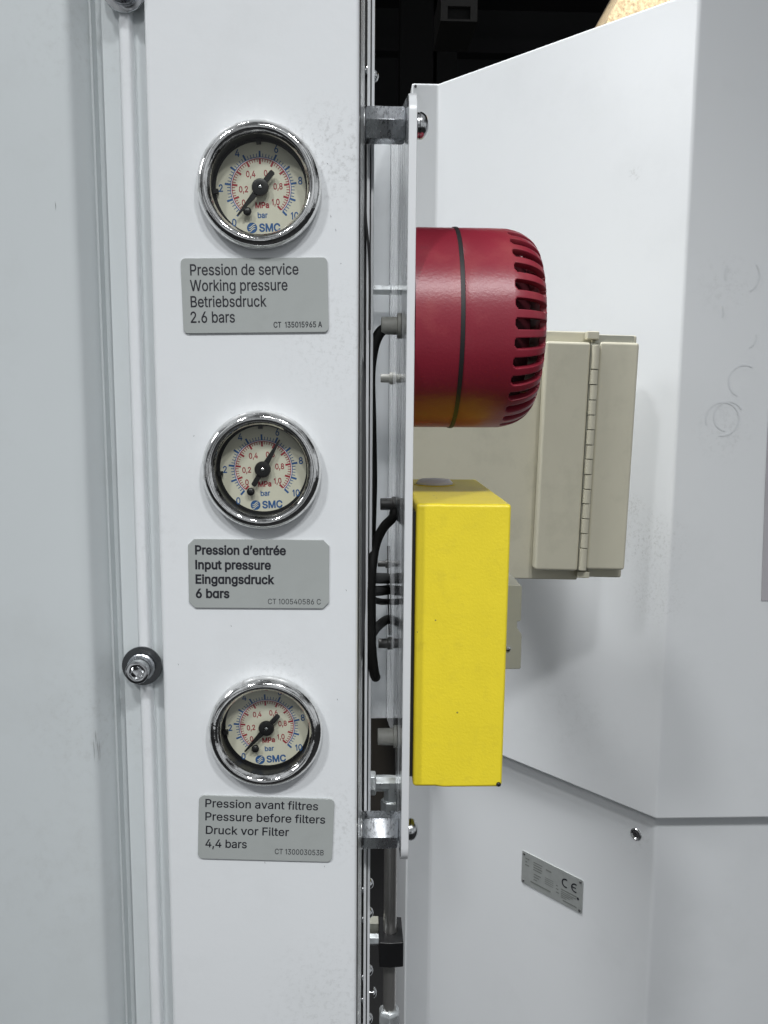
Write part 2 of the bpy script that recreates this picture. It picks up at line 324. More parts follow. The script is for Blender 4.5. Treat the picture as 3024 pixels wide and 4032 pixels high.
# ------------------------------------------------------------------ lettering (outlines kept here as points)
GLYPH = {
' ':(188,[]),
',':(188,[[38,-119,68,71,137,71,84,-119]]),
'.':(188,[[95,-4,83,-3,73,1,63,9,55,18,51,29,50,41,51,53,55,64,63,73,73,81,83,85,95,87,107,85,118,81,128,73,135,64,140,53,141,41,140,29,135,18,128,9,118,1,107,-3]]),
'0':(453,[[227,-7,191,-3,158,7,130,24,105,48,85,77,69,113,57,155,50,202,48,254,50,306,57,353,69,395,85,431,106,461,130,484,159,502,191,512,227,516,262,512,295,502,323,484,348,461,368,431,384,395,396,353,403,306,405,254,403,202,396,155,384,113,368,77,348,48,323,24,295,7,263,-3],[227,50,250,52,271,60,290,74,306,92,320,116,330,144,338,176,342,213,344,254,342,295,338,332,330,365,320,393,306,416,290,435,271,449,250,457,227,460,203,457,182,449,163,435,147,416,134,393,123,365,115,332,111,295,109,254,111,213,115,176,123,144,134,116,147,92,163,74,182,60,203,52]]),
'1':(453,[[76,0,76,55,391,55,391,0],[276,509,276,0,212,0,212,448,209,448,86,358,86,427,198,509]]),
'2':(453,[[64,0,64,47,234,229,282,282,294,298,303,312,311,327,316,341,319,356,320,371,319,389,315,405,308,419,298,431,287,441,273,449,258,455,241,458,224,460,205,458,188,454,172,447,159,438,148,427,139,413,132,398,128,381,127,362,66,362,68,391,75,418,86,442,102,464,121,482,143,496,168,507,196,513,225,516,254,513,281,507,306,497,328,482,346,465,361,445,372,423,379,398,381,372,380,354,377,336,371,318,363,299,351,280,336,259,267,180,153,60,153,57,389,57,389,0]]),
'3':(453,[[218,-7,188,-5,159,1,133,10,108,22,88,38,70,57,57,79,48,104,44,132,109,132,112,115,118,100,126,87,137,76,150,66,165,59,182,54,200,51,219,50,239,51,258,55,275,61,291,69,304,80,315,93,323,108,328,125,329,145,328,163,323,180,316,196,306,211,292,223,275,234,254,241,229,246,201,248,157,248,157,299,288,448,288,452,70,452,70,509,372,509,372,461,211,278,211,289,247,290,279,286,308,276,333,262,354,244,371,222,383,198,391,173,393,145,390,116,383,90,370,66,354,45,333,27,309,12,281,2,251,-5]]),
'4':(453,[[40,105,40,158,247,509,311,509,109,166,109,163,413,163,413,105],[282,0,282,121,282,146,282,318,343,318,343,0]]),
'5':(453,[[221,-7,192,-5,165,1,140,11,118,25,99,41,83,60,71,82,63,105,60,130,122,130,125,115,130,102,138,89,148,78,160,68,173,60,188,54,204,51,221,50,241,51,259,56,276,64,291,75,304,89,314,104,322,122,326,141,328,162,326,183,321,203,314,221,303,237,290,251,275,262,257,270,238,275,218,277,201,276,184,273,167,268,152,262,139,255,128,246,67,253,96,509,366,509,366,452,151,452,134,301,136,301,148,311,162,318,178,325,194,330,212,333,229,334,252,332,274,328,294,321,313,311,330,299,345,285,358,269,370,251,379,231,386,210,390,187,391,163,388,132,381,102,369,76,352,52,332,32,309,15,282,3,253,-4]]),
'6':(453,[[226,-7,196,-4,168,3,142,15,119,31,100,51,84,74,73,101,66,130,64,162,65,187,71,212,80,239,93,268,112,302,137,340,252,509,322,509,151,261,145,261,151,270,157,279,165,288,174,295,184,302,196,307,208,311,221,313,235,314,265,312,291,305,316,295,337,280,355,262,370,240,380,215,387,187,389,157,387,127,379,98,368,73,352,50,333,30,310,14,284,3,257,-4],[226,48,245,50,263,55,279,63,293,73,304,86,314,101,322,119,326,137,327,157,326,178,322,196,314,213,304,228,293,241,279,251,263,259,245,264,226,265,207,264,190,259,174,252,160,241,148,229,138,214,131,197,126,179,125,158,126,138,131,119,138,102,148,86,160,73,174,63,190,55,207,50]]),
'7':(453,[[97,0,323,448,323,452,62,452,62,509,391,509,391,449,165,0]]),
'8':(453,[[226,-7,193,-5,163,1,136,11,111,25,91,42,74,62,62,84,54,109,52,135,53,156,58,176,65,195,75,212,87,228,101,241,117,252,134,260,153,265,153,267,129,276,109,289,93,308,80,330,73,354,70,380,73,405,79,429,90,450,106,469,124,485,146,498,170,508,197,514,226,516,255,514,282,508,306,498,328,485,346,469,361,450,373,429,379,405,382,380,379,354,372,330,359,308,343,289,323,276,300,267,300,265,319,260,335,252,351,241,365,228,377,212,387,195,395,176,399,156,401,135,398,109,391,84,378,62,362,42,341,25,317,11,289,1,259,-5],[226,49,248,50,267,54,285,60,300,69,313,79,323,91,331,106,335,121,337,139,335,157,330,173,322,189,312,202,298,213,283,223,265,230,247,234,226,235,206,234,187,230,169,223,154,213,140,202,130,189,122,173,117,157,115,139,117,121,121,106,129,91,139,79,152,69,167,60,185,54,205,50],[226,290,244,291,260,294,274,300,287,308,298,318,307,330,314,344,318,359,319,376,318,392,314,407,308,420,299,432,288,442,275,449,260,455,244,459,226,460,208,459,192,455,177,449,164,442,153,432,145,420,138,407,134,392,133,376,134,359,138,344,145,330,154,318,165,308,178,300,193,294,209,291]]),
'9':(453,[[226,516,256,513,285,506,310,494,333,478,352,458,368,434,380,408,387,378,389,347,387,322,382,296,373,270,359,240,340,207,315,168,200,0,130,0,301,248,307,248,302,238,295,229,287,221,278,214,268,207,257,202,245,198,232,195,218,195,188,197,161,203,137,214,116,229,98,247,83,269,72,294,66,321,64,352,66,382,73,411,85,436,101,459,120,479,143,494,168,506,196,513],[226,460,207,459,190,454,174,446,160,435,148,423,138,407,131,390,127,372,125,352,127,331,131,313,138,295,148,280,160,268,174,257,190,250,207,245,226,243,245,245,263,249,279,257,293,267,305,280,314,295,322,312,326,330,327,350,326,371,322,390,314,407,305,422,293,435,279,446,263,454,245,459]]),
':':(188,[[95,-4,83,-3,73,1,63,9,55,18,51,29,50,41,51,53,55,64,63,73,73,81,83,85,95,87,107,85,118,81,128,73,135,64,140,53,141,41,140,29,135,18,128,9,118,1,107,-3],[95,271,83,272,73,277,63,284,55,294,51,304,50,316,51,328,55,339,63,349,73,356,83,360,95,362,107,360,118,356,128,349,135,339,140,328,141,316,140,304,135,294,128,284,118,277,107,272]]),
'A':(480,[[16,0,201,509,276,509,463,0,395,0,287,302,264,372,232,478,245,478,213,371,191,302,85,0],[110,142,110,199,370,199,370,142]]),
'B':(456,[[60,0,60,509,241,509,274,507,304,501,329,491,350,477,367,461,381,442,390,421,396,398,398,374,397,353,393,336,387,320,378,307,368,295,356,286,343,278,329,272,315,267,315,262,331,260,347,254,363,245,378,234,391,220,402,203,411,184,416,161,418,136,416,111,410,88,400,67,386,48,368,31,344,18,317,8,284,2,247,0],[125,57,245,57,281,60,309,67,330,80,344,96,353,115,355,137,354,153,350,169,342,184,333,197,320,209,306,218,289,225,269,229,248,231,125,231],[125,285,238,285,256,287,273,290,288,296,302,304,314,314,323,326,330,340,335,355,336,372,333,393,326,412,313,429,294,442,270,449,240,452,125,452]]),
'C':(510,[[267,-7,225,-3,186,7,150,25,119,49,92,79,70,115,53,157,44,203,40,254,44,305,53,352,70,393,92,429,119,459,150,484,186,501,225,512,267,516,293,514,317,511,340,504,362,496,383,485,402,471,419,456,435,438,448,418,459,397,467,373,473,348,408,348,404,365,397,380,389,395,380,407,369,418,357,428,344,437,330,444,315,449,300,453,284,455,267,456,237,453,209,445,184,432,161,414,141,391,125,364,113,332,106,295,103,254,106,213,113,177,125,145,141,117,161,94,184,76,210,63,237,56,267,53,284,54,300,56,315,60,330,65,344,72,357,81,369,90,380,102,389,114,397,128,404,144,408,160,473,160,467,135,459,112,448,91,435,71,420,53,402,38,383,24,363,13,341,5,317,-2,293,-6]]),
'D':(502,[[219,0,96,0,96,57,215,57,254,60,288,68,318,81,343,99,363,122,379,149,390,181,397,216,399,255,397,294,390,329,379,361,364,388,344,410,320,428,291,441,258,449,221,452,93,452,93,509,225,509,273,505,315,495,353,478,385,455,412,426,433,391,449,351,458,306,462,255,458,205,449,159,433,119,411,83,384,54,351,31,312,14,268,3],[125,509,125,0,60,0,60,509]]),
'E':(419,[[60,0,60,509,372,509,372,452,125,452,125,286,355,286,355,229,125,229,125,57,375,57,375,0]]),
'F':(410,[[60,0,60,509,369,509,369,452,125,452,125,278,346,278,346,221,125,221,125,0]]),
'H':(517,[[60,0,60,509,125,509,125,289,392,289,392,509,457,509,457,0,392,0,392,232,125,232,125,0]]),
'I':(300,[[31,0,31,57,118,57,118,452,31,452,31,509,269,509,269,452,183,452,183,57,269,57,269,0]]),
'M':(628,[[60,0,60,509,152,509,277,187,287,159,299,123,311,84,322,49,307,49,318,83,330,121,342,158,352,187,476,509,568,509,568,0,504,0,504,291,504,327,505,369,506,413,507,457,513,457,498,409,482,363,467,322,456,291,342,0,286,0,170,291,159,321,145,361,129,408,112,457,119,457,120,416,121,372,122,328,122,291,122,0]]),
'N':(523,[[60,0,60,509,136,509,343,183,363,151,388,107,414,55,405,54,401,108,399,157,399,195,399,509,463,509,463,0,387,0,202,290,177,331,148,381,108,452,119,454,122,384,124,328,125,291,125,0]]),
'P':(445,[[60,0,60,509,235,509,272,506,305,499,332,487,356,471,375,452,390,430,400,404,407,377,409,348,407,318,400,291,390,265,375,243,356,223,332,207,305,195,272,188,235,186,109,186,109,242,233,242,257,244,279,248,297,256,312,266,324,279,333,294,339,310,343,328,344,348,343,367,339,385,333,402,324,416,312,428,297,439,279,446,257,451,232,452,125,452,125,0]]),
'S':(447,[[224,-9,188,-7,156,-1,128,9,102,23,81,40,64,60,51,83,42,109,38,137,104,137,108,118,114,102,123,88,136,76,150,66,166,59,185,53,204,50,224,49,246,50,267,54,286,60,303,69,317,79,329,92,338,106,344,122,346,139,344,154,340,168,332,179,322,189,310,197,296,205,245,222,184,239,145,253,112,269,86,289,67,313,56,341,52,372,54,400,62,425,75,448,92,468,113,484,138,498,165,508,195,514,227,516,259,514,289,508,316,498,340,484,360,468,377,449,390,427,398,403,401,378,337,378,332,402,320,421,302,437,280,449,254,456,225,459,204,457,185,454,167,448,152,440,139,430,129,418,121,405,117,391,115,376,117,359,122,345,131,334,142,324,155,315,169,308,212,293,264,279,312,264,328,256,344,248,359,238,372,226,384,213,395,198,402,180,407,161,408,139,406,112,399,87,386,64,370,43,349,25,323,11,294,0,261,-7]]),
'T':(449,[[32,452,32,509,417,509,417,452,257,452,257,0,193,0,193,452]]),
'V':(480,[[204,0,16,509,84,509,192,206,215,137,248,31,235,31,267,138,290,206,395,509,463,509,278,0]]),
'W':(686,[[155,0,16,509,82,509,163,196,175,145,187,94,197,40,189,40,200,94,211,145,224,196,306,509,380,509,462,196,474,145,486,94,497,40,488,40,499,94,510,145,523,196,603,509,670,509,530,0,455,0,368,323,351,391,336,475,350,475,335,395,318,323,230,0]]),
'a':(389,[[160,-9,137,-7,115,-3,94,5,76,15,60,29,48,45,38,63,32,84,30,108,32,128,36,146,43,161,53,174,64,184,78,193,92,200,108,206,125,211,178,220,234,227,247,229,257,231,265,235,271,240,274,246,276,255,276,257,275,272,272,285,267,297,260,307,251,315,240,322,227,327,212,330,196,331,178,330,163,327,149,322,137,316,127,309,118,301,110,292,104,283,100,274,41,291,51,313,64,331,79,346,95,358,114,368,133,375,153,380,173,383,194,384,239,379,255,375,271,369,286,360,300,350,312,336,322,320,330,301,335,278,337,251,337,0,277,0,277,52,272,52,252,25,242,16,229,8,215,1,199,-4,181,-7],[170,45,192,47,211,51,228,59,242,68,254,80,263,93,270,108,274,122,276,138,276,190,259,182,231,176,200,171,175,168,134,159,122,153,112,147,103,139,97,130,93,118,92,105,93,93,96,82,102,72,109,64,119,57,130,52,142,48,156,46]]),
'b':(424,[[229,-8,208,-7,189,-3,172,4,159,12,147,21,138,31,118,59,112,59,112,0,53,0,53,509,114,509,114,319,118,319,137,346,147,355,158,364,171,373,188,379,207,383,229,384,259,382,287,374,313,361,335,342,354,320,370,293,381,261,388,227,390,189,388,151,381,116,370,84,355,57,336,34,313,16,288,3,260,-6],[220,47,242,49,262,55,279,66,294,80,306,97,316,117,323,139,327,163,328,189,327,215,323,239,316,261,307,281,295,298,280,311,262,322,243,328,220,330,198,328,178,322,161,312,147,299,134,282,125,263,118,241,114,216,113,189,114,162,118,138,125,115,135,95,147,78,162,65,179,55,198,49]]),
'c':(396,[[207,-8,174,-5,144,3,117,16,93,35,72,58,56,85,44,116,37,150,34,187,37,225,44,260,56,291,72,318,93,341,117,360,144,374,174,382,207,384,226,384,243,381,260,377,276,371,291,364,305,356,318,346,330,335,340,322,349,308,356,293,362,277,303,262,290,289,270,311,242,325,207,330,184,328,163,321,145,310,130,296,118,278,108,258,102,236,98,212,96,187,98,163,102,139,108,117,118,97,130,80,145,66,163,55,184,49,207,46,243,52,271,66,292,89,304,117,363,102,357,86,350,70,341,56,331,43,319,32,306,21,292,12,277,5,261,-1,244,-5,226,-7]]),
'd':(424,[[195,-8,165,-6,137,3,111,16,89,34,70,57,55,84,43,116,36,151,34,189,36,227,43,261,55,293,70,320,89,342,112,361,137,374,165,382,196,384,218,383,237,379,253,373,267,364,278,355,287,346,306,319,311,319,311,509,372,509,372,0,313,0,313,59,307,59,287,31,277,21,266,12,252,4,236,-3,217,-7],[205,47,226,49,246,55,263,65,278,78,290,95,299,115,306,138,310,162,312,189,310,216,306,241,300,263,290,282,278,299,263,312,246,322,227,328,205,330,182,328,162,322,145,311,130,298,118,281,108,261,102,239,98,215,96,189,98,163,102,139,109,117,118,97,130,80,145,66,162,55,182,49]]),
'e':(404,[[212,-8,177,-5,145,3,117,16,92,35,72,58,56,85,44,116,37,150,34,187,36,224,44,258,55,290,71,317,91,340,115,359,142,373,172,382,205,384,226,383,246,380,266,374,285,366,303,355,319,341,334,324,347,305,357,282,365,256,370,227,371,194,371,169,75,169,75,221,338,221,310,202,308,226,304,248,298,269,288,286,277,301,263,314,246,323,227,328,205,330,183,328,164,323,146,313,131,301,119,286,109,270,102,251,97,231,96,211,96,178,98,151,102,127,110,106,121,88,135,73,151,61,169,53,190,48,212,46,227,47,241,49,254,53,265,58,276,65,285,73,294,82,300,93,306,105,365,91,358,72,348,55,335,39,320,26,302,14,283,4,261,-3,237,-7]]),
'f':(254,[[228,379,228,327,6,327,6,379],[81,0,81,432,82,452,87,470,96,486,107,499,120,510,135,519,152,525,169,529,187,530,222,527,243,521,227,468,215,472,195,474,178,472,164,468,154,460,147,449,143,435,142,419,142,0]]),
'g':(425,[[207,-151,180,-149,156,-146,134,-140,114,-132,97,-122,82,-110,70,-97,59,-84,51,-69,101,-41,122,-66,131,-74,142,-82,154,-88,169,-93,187,-96,207,-97,236,-95,261,-87,282,-75,298,-58,308,-34,311,-6,311,68,306,68,287,41,277,32,266,23,252,16,236,10,217,6,195,5,165,7,138,14,113,27,90,43,71,65,55,90,43,120,36,154,34,191,36,229,43,263,55,293,71,320,90,342,112,361,138,374,166,382,196,384,218,383,237,379,253,373,267,365,279,356,288,346,308,319,313,319,313,379,372,379,372,-9,370,-40,363,-67,350,-90,334,-109,314,-124,291,-136,265,-144,237,-149],[205,59,227,61,246,66,264,75,278,87,290,103,300,121,307,142,311,166,312,193,311,219,307,242,300,264,291,283,279,299,264,312,247,322,227,328,205,330,182,328,163,322,145,312,130,298,118,282,109,262,102,241,98,218,96,193,98,167,102,144,109,123,118,104,131,88,145,76,163,66,183,61]]),
'i':(167,[[53,0,53,379,114,379,114,0],[84,443,73,444,63,448,54,455,47,463,43,472,41,483,43,494,47,504,54,512,63,518,73,522,84,524,95,522,105,518,114,512,121,504,125,494,126,483,125,472,121,463,114,455,105,448,95,444]]),
'k':(381,[[110,137,110,212,121,212,284,379,360,379,184,199,177,199],[53,0,53,509,114,509,114,0],[294,0,148,186,191,229,372,0]]),
'l':(189,[[139,-2,112,0,91,8,74,20,62,37,55,59,53,84,53,509,114,509,114,99,114,83,117,71,120,62,126,57,135,53,146,52,160,53,170,54,181,3,162,-1]]),
'n':(410,[[114,227,114,0,53,0,53,379,112,379,112,287,102,287,116,319,132,344,152,362,175,374,200,382,227,384,252,383,275,377,295,369,313,356,328,340,341,321,350,298,355,271,357,240,357,0,296,0,296,235,293,263,286,286,273,304,256,318,235,326,210,329,192,328,176,324,161,317,147,308,136,297,126,283,119,266,115,248]]),
'o':(415,[[207,-8,174,-5,144,3,117,16,93,35,72,58,56,85,44,116,37,150,34,187,37,225,44,260,56,291,72,318,93,341,117,360,144,374,174,382,207,384,241,382,271,374,299,360,323,341,343,318,359,291,371,260,379,225,381,187,379,150,371,116,359,85,343,58,323,35,299,16,271,3,241,-5],[207,46,231,49,252,55,270,66,285,80,298,97,307,117,314,139,318,163,319,187,318,212,314,236,307,258,298,278,285,296,270,310,252,321,231,328,207,330,184,328,163,321,145,310,130,296,118,278,108,258,102,236,98,212,96,187,98,163,102,139,108,117,118,97,130,80,145,66,163,55,184,49]]),
'p':(424,[[53,-143,53,379,112,379,112,319,118,319,137,346,147,355,158,364,171,373,188,379,207,383,229,384,259,382,287,374,313,361,335,342,354,320,370,293,381,261,388,227,390,189,388,151,381,116,370,84,355,57,336,34,313,16,288,3,260,-6,229,-8,208,-7,189,-3,173,4,159,12,147,21,138,31,118,59,114,59,114,-143],[220,47,242,49,262,55,279,66,294,80,306,97,316,117,323,139,327,163,328,189,327,215,323,239,316,261,307,281,295,298,280,311,262,322,243,328,220,330,198,328,178,322,161,312,147,299,134,282,125,263,118,241,114,216,113,189,114,162,118,138,125,115,135,95,147,78,162,65,179,55,198,49]]),
'r':(259,[[53,0,53,379,112,379,112,321,115,321,124,339,137,354,152,367,171,377,191,383,213,385,229,384,243,384,243,322,230,324,207,326,190,324,174,321,159,315,146,306,135,296,126,284,119,269,115,254,114,237,114,0]]),
's':(365,[[182,-8,157,-7,133,-3,112,3,93,12,76,24,62,38,50,54,41,73,36,94,94,107,101,87,111,72,124,60,141,52,160,47,181,45,206,47,227,53,244,62,258,74,265,88,268,103,266,115,262,126,254,136,243,144,229,150,212,155,149,170,118,180,92,192,72,208,58,227,50,249,47,274,49,295,55,314,65,332,79,347,95,360,115,370,137,378,161,383,187,384,212,383,234,379,254,372,271,363,286,352,299,339,309,324,318,308,324,290,268,277,262,291,254,304,243,316,228,325,210,331,187,333,166,331,147,326,131,317,119,305,111,292,109,277,110,264,115,253,124,243,136,235,152,229,172,223,229,209,261,200,287,187,306,171,320,153,328,131,331,107,329,85,323,65,312,47,298,31,281,18,260,6,236,-2,210,-7]]),
't':(227,[[204,379,204,327,6,327,6,379],[65,471,126,471,126,98,127,83,130,70,136,61,144,55,156,51,170,50,185,51,202,54,213,2,192,-3,168,-4,138,-1,113,7,92,21,77,41,68,64,65,93]]),
'u':(410,[[182,-5,158,-3,135,2,115,11,97,23,82,39,69,59,60,82,54,109,53,139,53,379,114,379,114,144,116,117,124,94,137,75,154,61,175,53,200,50,218,51,234,55,249,62,263,71,274,83,283,97,290,113,295,132,296,153,296,379,357,379,357,0,298,0,298,92,307,92,294,60,277,35,257,17,234,5,209,-3]]),
'v':(389,[[163,0,17,379,84,379,165,155,187,87,206,21,184,21,203,87,224,155,305,379,371,379,226,0]]),
'y':(389,[[47,-139,61,-86,71,-87,83,-89,94,-90,104,-89,113,-86,122,-81,130,-74,138,-64,145,-51,151,-36,163,-1,17,379,84,379,165,155,187,87,206,21,184,21,202,87,224,155,305,379,371,379,204,-58,196,-77,187,-93,177,-107,165,-119,153,-128,139,-136,125,-141,109,-144,91,-145,65,-143]]),
'z':(380,[[42,0,42,46,254,320,254,323,48,323,48,379,333,379,333,331,126,60,126,56,339,56,339,0]]),
'é':(404,[[212,-8,177,-5,145,3,117,16,92,35,72,58,56,85,44,116,37,150,34,187,36,224,44,258,55,290,71,317,91,340,115,359,142,373,172,382,205,384,226,383,246,380,266,374,285,366,303,355,319,341,334,324,347,305,357,282,365,256,370,227,371,194,371,169,75,169,75,221,338,221,310,202,308,226,304,248,298,269,288,286,277,301,263,314,246,323,227,328,205,330,183,328,164,323,146,313,131,301,119,286,109,270,102,251,97,231,96,211,96,178,98,151,102,127,110,106,121,88,135,73,151,61,169,53,190,48,212,46,227,47,241,49,254,53,265,58,276,65,285,73,294,82,300,93,306,105,365,91,358,72,348,55,335,39,320,26,302,14,283,4,261,-3,237,-7],[177,429,225,529,293,529,227,429]]),
'’':(177,[[52,318,82,509,151,509,98,318]]),
}
GLYPH['I'] = (185, [[60, 0, 60, 509, 125, 509, 125, 0]])
GLYPH['1'] = (300, [[150, 0, 150, 425, 60, 362, 60, 428, 158, 509, 215, 509, 215, 0]])
def futura_a(loops):
    return [[(v if i % 2 == 0 or v < 385 else 385) for i, v in enumerate(lp)] for lp in loops]
def add_text(bm, s, x, y, cap, width=None, bold=0.0, z=0.0, align='L', rot=0.0, round_a=False, natural=1.0, track=0.0):
    """lay out s on the xy plane: baseline at y, capital height cap, optional fixed width"""
    adv = 0; placed = []
    for ch in s:
        a, loops = GLYPH[ch]
        if round_a and ch == 'a': a, loops = GLYPH['d'][0], futura_a(GLYPH['d'][1])
        placed.append((adv, loops)); adv += a + track
    xs = [v + ad for ad, lp in placed for l in lp for v in l[0::2]]
    x0, x1 = min(xs), max(xs)
    sy = cap/509.0
    sxk = width/(x1-x0) if width else sy*natural
    off = {'L': 0.0, 'C': -0.5*(x1-x0)*sxk, 'R': -(x1-x0)*sxk}[align]
    ca, sa = math.cos(rot), math.sin(rot)
    for ad, loops in placed:
        polys = []
        for l in loops:
            pts = []
            for i in range(len(l)//2):
                q = Vector((l[2*i], l[2*i+1]))
                if not pts or (q-pts[-1]).length > 2: pts.append(q)
            if (pts[0]-pts[-1]).length < 2: pts.pop()
            n = len(pts)
            if bold:        # glyph outlines run clockwise outside: the left normal points outwards
                d = bold*509; new = []
                for i in range(n):
                    e0 = (pts[i]-pts[i-1]).normalized(); e1 = (pts[(i+1) % n]-pts[i]).normalized()
                    n0 = Vector((-e0.y, e0.x)); n1 = Vector((-e1.y, e1.x)); m_ = n0+n1
                    if m_.length < .2: m_ = n0.copy()
                    m_ = m_.normalized(); k = d/max(.5, m_.dot(n0))
                    new.append(pts[i] + m_*k)
                pts = new
            polys.append(pts)
        flat = [p for q in polys for p in q]; edges = []; k = 0
        for q in polys:
            edges += [(k+i, k+(i+1) % len(q)) for i in range(len(q))]; k += len(q)
        if not flat: continue
        vo, eo, fo, _, _, _ = delaunay_2d_cdt(flat, edges, [], 0, 0.01)
        vmap = {}
        for f in fo:
            cx = sum(vo[i].x for i in f)/len(f); cy = sum(vo[i].y for i in f)/len(f)
            wnd = 0
            for q in polys:
                for i in range(len(q)):
                    a_, b_ = q[i], q[(i+1) % len(q)]
                    if (a_.y <= cy) != (b_.y <= cy):
                        xx = a_.x + (cy-a_.y)/(b_.y-a_.y)*(b_.x-a_.x)
                        if xx > cx: wnd += 1 if b_.y > a_.y else -1
            if wnd == 0: continue
            vs_ = []
            for i in f:
                if i not in vmap:
                    px, py = (vo[i].x+ad-x0)*sxk + off, vo[i].y*sy
                    vmap[i] = bm.verts.new((x + px*ca - py*sa, y + px*sa + py*ca, z))
                vs_.append(vmap[i])
            bm.faces.new(vs_)
def face_up(bm):
    for f in bm.faces:
        f.normal_update()
        if f.normal.z < 0: f.normal_flip()
FRONT = Matrix(((1, 0, 0), (0, 0, -1), (0, 1, 0)))      # local xy -> world XZ, local z -> towards the camera

# ================================================================== THE SETTING
bm = bmesh.new(); add_box(bm, -6, 6, 5.0, 5.1, -3, 6)
for i in range(9): add_box(bm, -6, 6, 4.90, 5.0, 0.25+i*0.42, 0.33+i*0.42)
hw = obj('hall_wall', bm, HALL); tag(hw, 'dark cladding of the hall far behind the machine', 'wall', kind='structure')
bm = bmesh.new(); add_box(bm, -6, 6, 0.9, 5.2, 2.2, 2.3); ho = obj('ceiling', bm, HALL); tag(ho, None, None, kind='structure')
bm = bmesh.new(); add_box(bm, -6, 6, -3.0, 5.2, -1.35, -1.3); fl = obj('floor', bm, mat('dark_hall_floor', (0.03, 0.03, 0.031), 0.7, var=0.2, vscale=3)); tag(fl, None, None, kind='structure')
for k, (px, wd) in enumerate(((1640, .16), (1760, .10))):
    q = P(px, 240, 4.2); bm = bmesh.new(); add_box(bm, q.x-wd/2, q.x+wd/2, 4.2, 4.4, -1.3, 2.2)
    o = obj('steel_column', bm, HALLB)
    tag(o, ['dark steel column of the hall, left of the pair behind the standoff', 'dark steel column of the hall, right of the pair under the grey box'][k], 'column', 'columns in the dark hall')
# dim lamp housing hanging in the dark
t = thing('ceiling_fixture', 'dim grey box fixture hanging in the dark hall at the top', 'light fixture')
a = P(1735, 82, 2.6); b = P(1882, -60, 2.6)
bm = bmesh.new()
for x0, x1, z0, z1 in ((a.x, a.x+.022, a.z, b.z), (b.x-.022, b.x, a.z, b.z), (a.x+.022, b.x-.022, a.z, a.z+.006), (a.x+.022, b.x-.022, a.z+.045, b.z)):
    add_box(bm, x0, x1, 2.6, 2.85, z0, z1)
obj('housing', bm, LAMPBOX, t)
bm = bmesh.new(); add_box(bm, a.x+.022, b.x-.022, 2.62, 2.85, a.z+.006, a.z+.045); obj('aperture', bm, HALLB, t)
bm = bmesh.new(); add_tube(bm, [((a.x+b.x)/2, 2.72, b.z), ((a.x+b.x)/2, 2.72, 2.2)], 0.012, n=1); obj('hanger', bm, HALLB, t)
# pale stone column behind the housing, upper right
bm = bmesh.new()
q0 = P(2395, 70, 1.15); q1 = P(2470, -40, 1.15); q2 = P(2900, -40, 1.15); q3 = P(2900, 400, 1.15); q4 = P(2360, 400, 1.15)
add_poly(bm, [(q4.x, 1.15, -1.3), (q4.x, 1.15, q0.z-.03), (q0.x, 1.15, q0.z), (q1.x+.06, 1.15, q1.z+.12), (q2.x, 1.15, q1.z+.12), (q2.x, 1.15, -1.3)], (0, 0.3, 0))
o = obj('stone_pillar', bm, STONE); tag(o, 'pale speckled stone surface catching light above the white housing', 'stone pillar')

# ================================================================== WHITE MACHINE HOUSING (behind, right)
dB = Vector((math.cos(R(0.4)), math.sin(R(0.4)), 0))
E0 = C + dB*0.60
zt = P(1670, 327, YF).z
def housing(inset, z0, z1):
    f0 = Vector((F0.x, F0.y, 0)) + Vector((inset*0.3, inset, 0)); 
    f1 = pl + Vector((-0.32*inset, inset, 0)); c = C + Vector((0.30*inset, inset*1.0, 0)); e = E0 + Vector((0, inset, 0))
    c = C - nA*inset*0.6 + Vector((0, inset*0.7, 0)); f1 = pl - nA*inset*0.6 + Vector((0, inset*0.7, 0))
    pts = [f0, f1, c, e, e + Vector((0, .45, 0)), Vector((f0.x, f0.y+.25, 0))]
    return [Vector((p.x, p.y, z0)) for p in pts], (0, 0, z1-z0)
hs = thing('machine_housing', 'large white sheet metal machine housing filling the right of the view', 'machine housing', (F1.x, YF, zb))
hl = -Vector(hs.location)
bm = bmesh.new(); p_, v_ = housing(0.0, zb, zt); add_poly(bm, [q+hl for q in p_], v_)
obj('upper_cover', bm, HOUSE, hs, bevel=0.0022, bseg=3, bangle=15)
bm = bmesh.new(); p_, v_ = housing(0.013, -1.3, zb+0.002); add_poly(bm, [q+hl for q in p_], v_)
lower = obj('lower_cover', bm, HOUSE, hs, bevel=0.003, bseg=3, bangle=15)
bm = bmesh.new(); q = P(1636, 341, YF-.001) + hl; add_lathe(bm, [(0.0013, 0), (0.0013, 0.0015)], q, (0, -1, 0), 12); obj('corner_hole', bm, DARKGREY, hs)
pl2 = (C - nA*0.013*0.6 + Vector((0, 0.013*0.7, 0)))    # a point on the lower oblique face
# scuffed rings and stains on the right face
def ring_mark(px, py, r, a0, a1, w=0.0006, squash=1.0):
    c = PP(px, py, C + Vector((0, -0.0004, 0)), Vector((-dB.y, dB.x, 0)))
    bm = bmesh.new(); add_ring_strip(bm, r-w, r+w, R(a0), R(a1), 24, 0)
    for v in bm.verts: v.co = Vector((v.co.x*squash, 0, v.co.y)) + c + hl
    obj('ring_scuff', bm, SCUFFL, hs, recalc=False)
SCUFFL = mat('faint_scuff', (0.685, 0.705, 0.72), 0.35)
MAUVE = mat('mauve_grey_reflection', (0.44, 0.425, 0.45), 0.25, var=0.06, vscale=12)
for a_ in ((2925, 1085, .0135, -60, 40), (2920, 1080, .0132, 150, 200), (2930, 1500, .0125, 60, 250), (2845, 1650, .0135, -100, 200), (2868, 1640, .0118, 30, 260), (2800, 1230, .010, -20, 30), (2930, 1325, .010, -60, 10)):
    ring_mark(*a_)
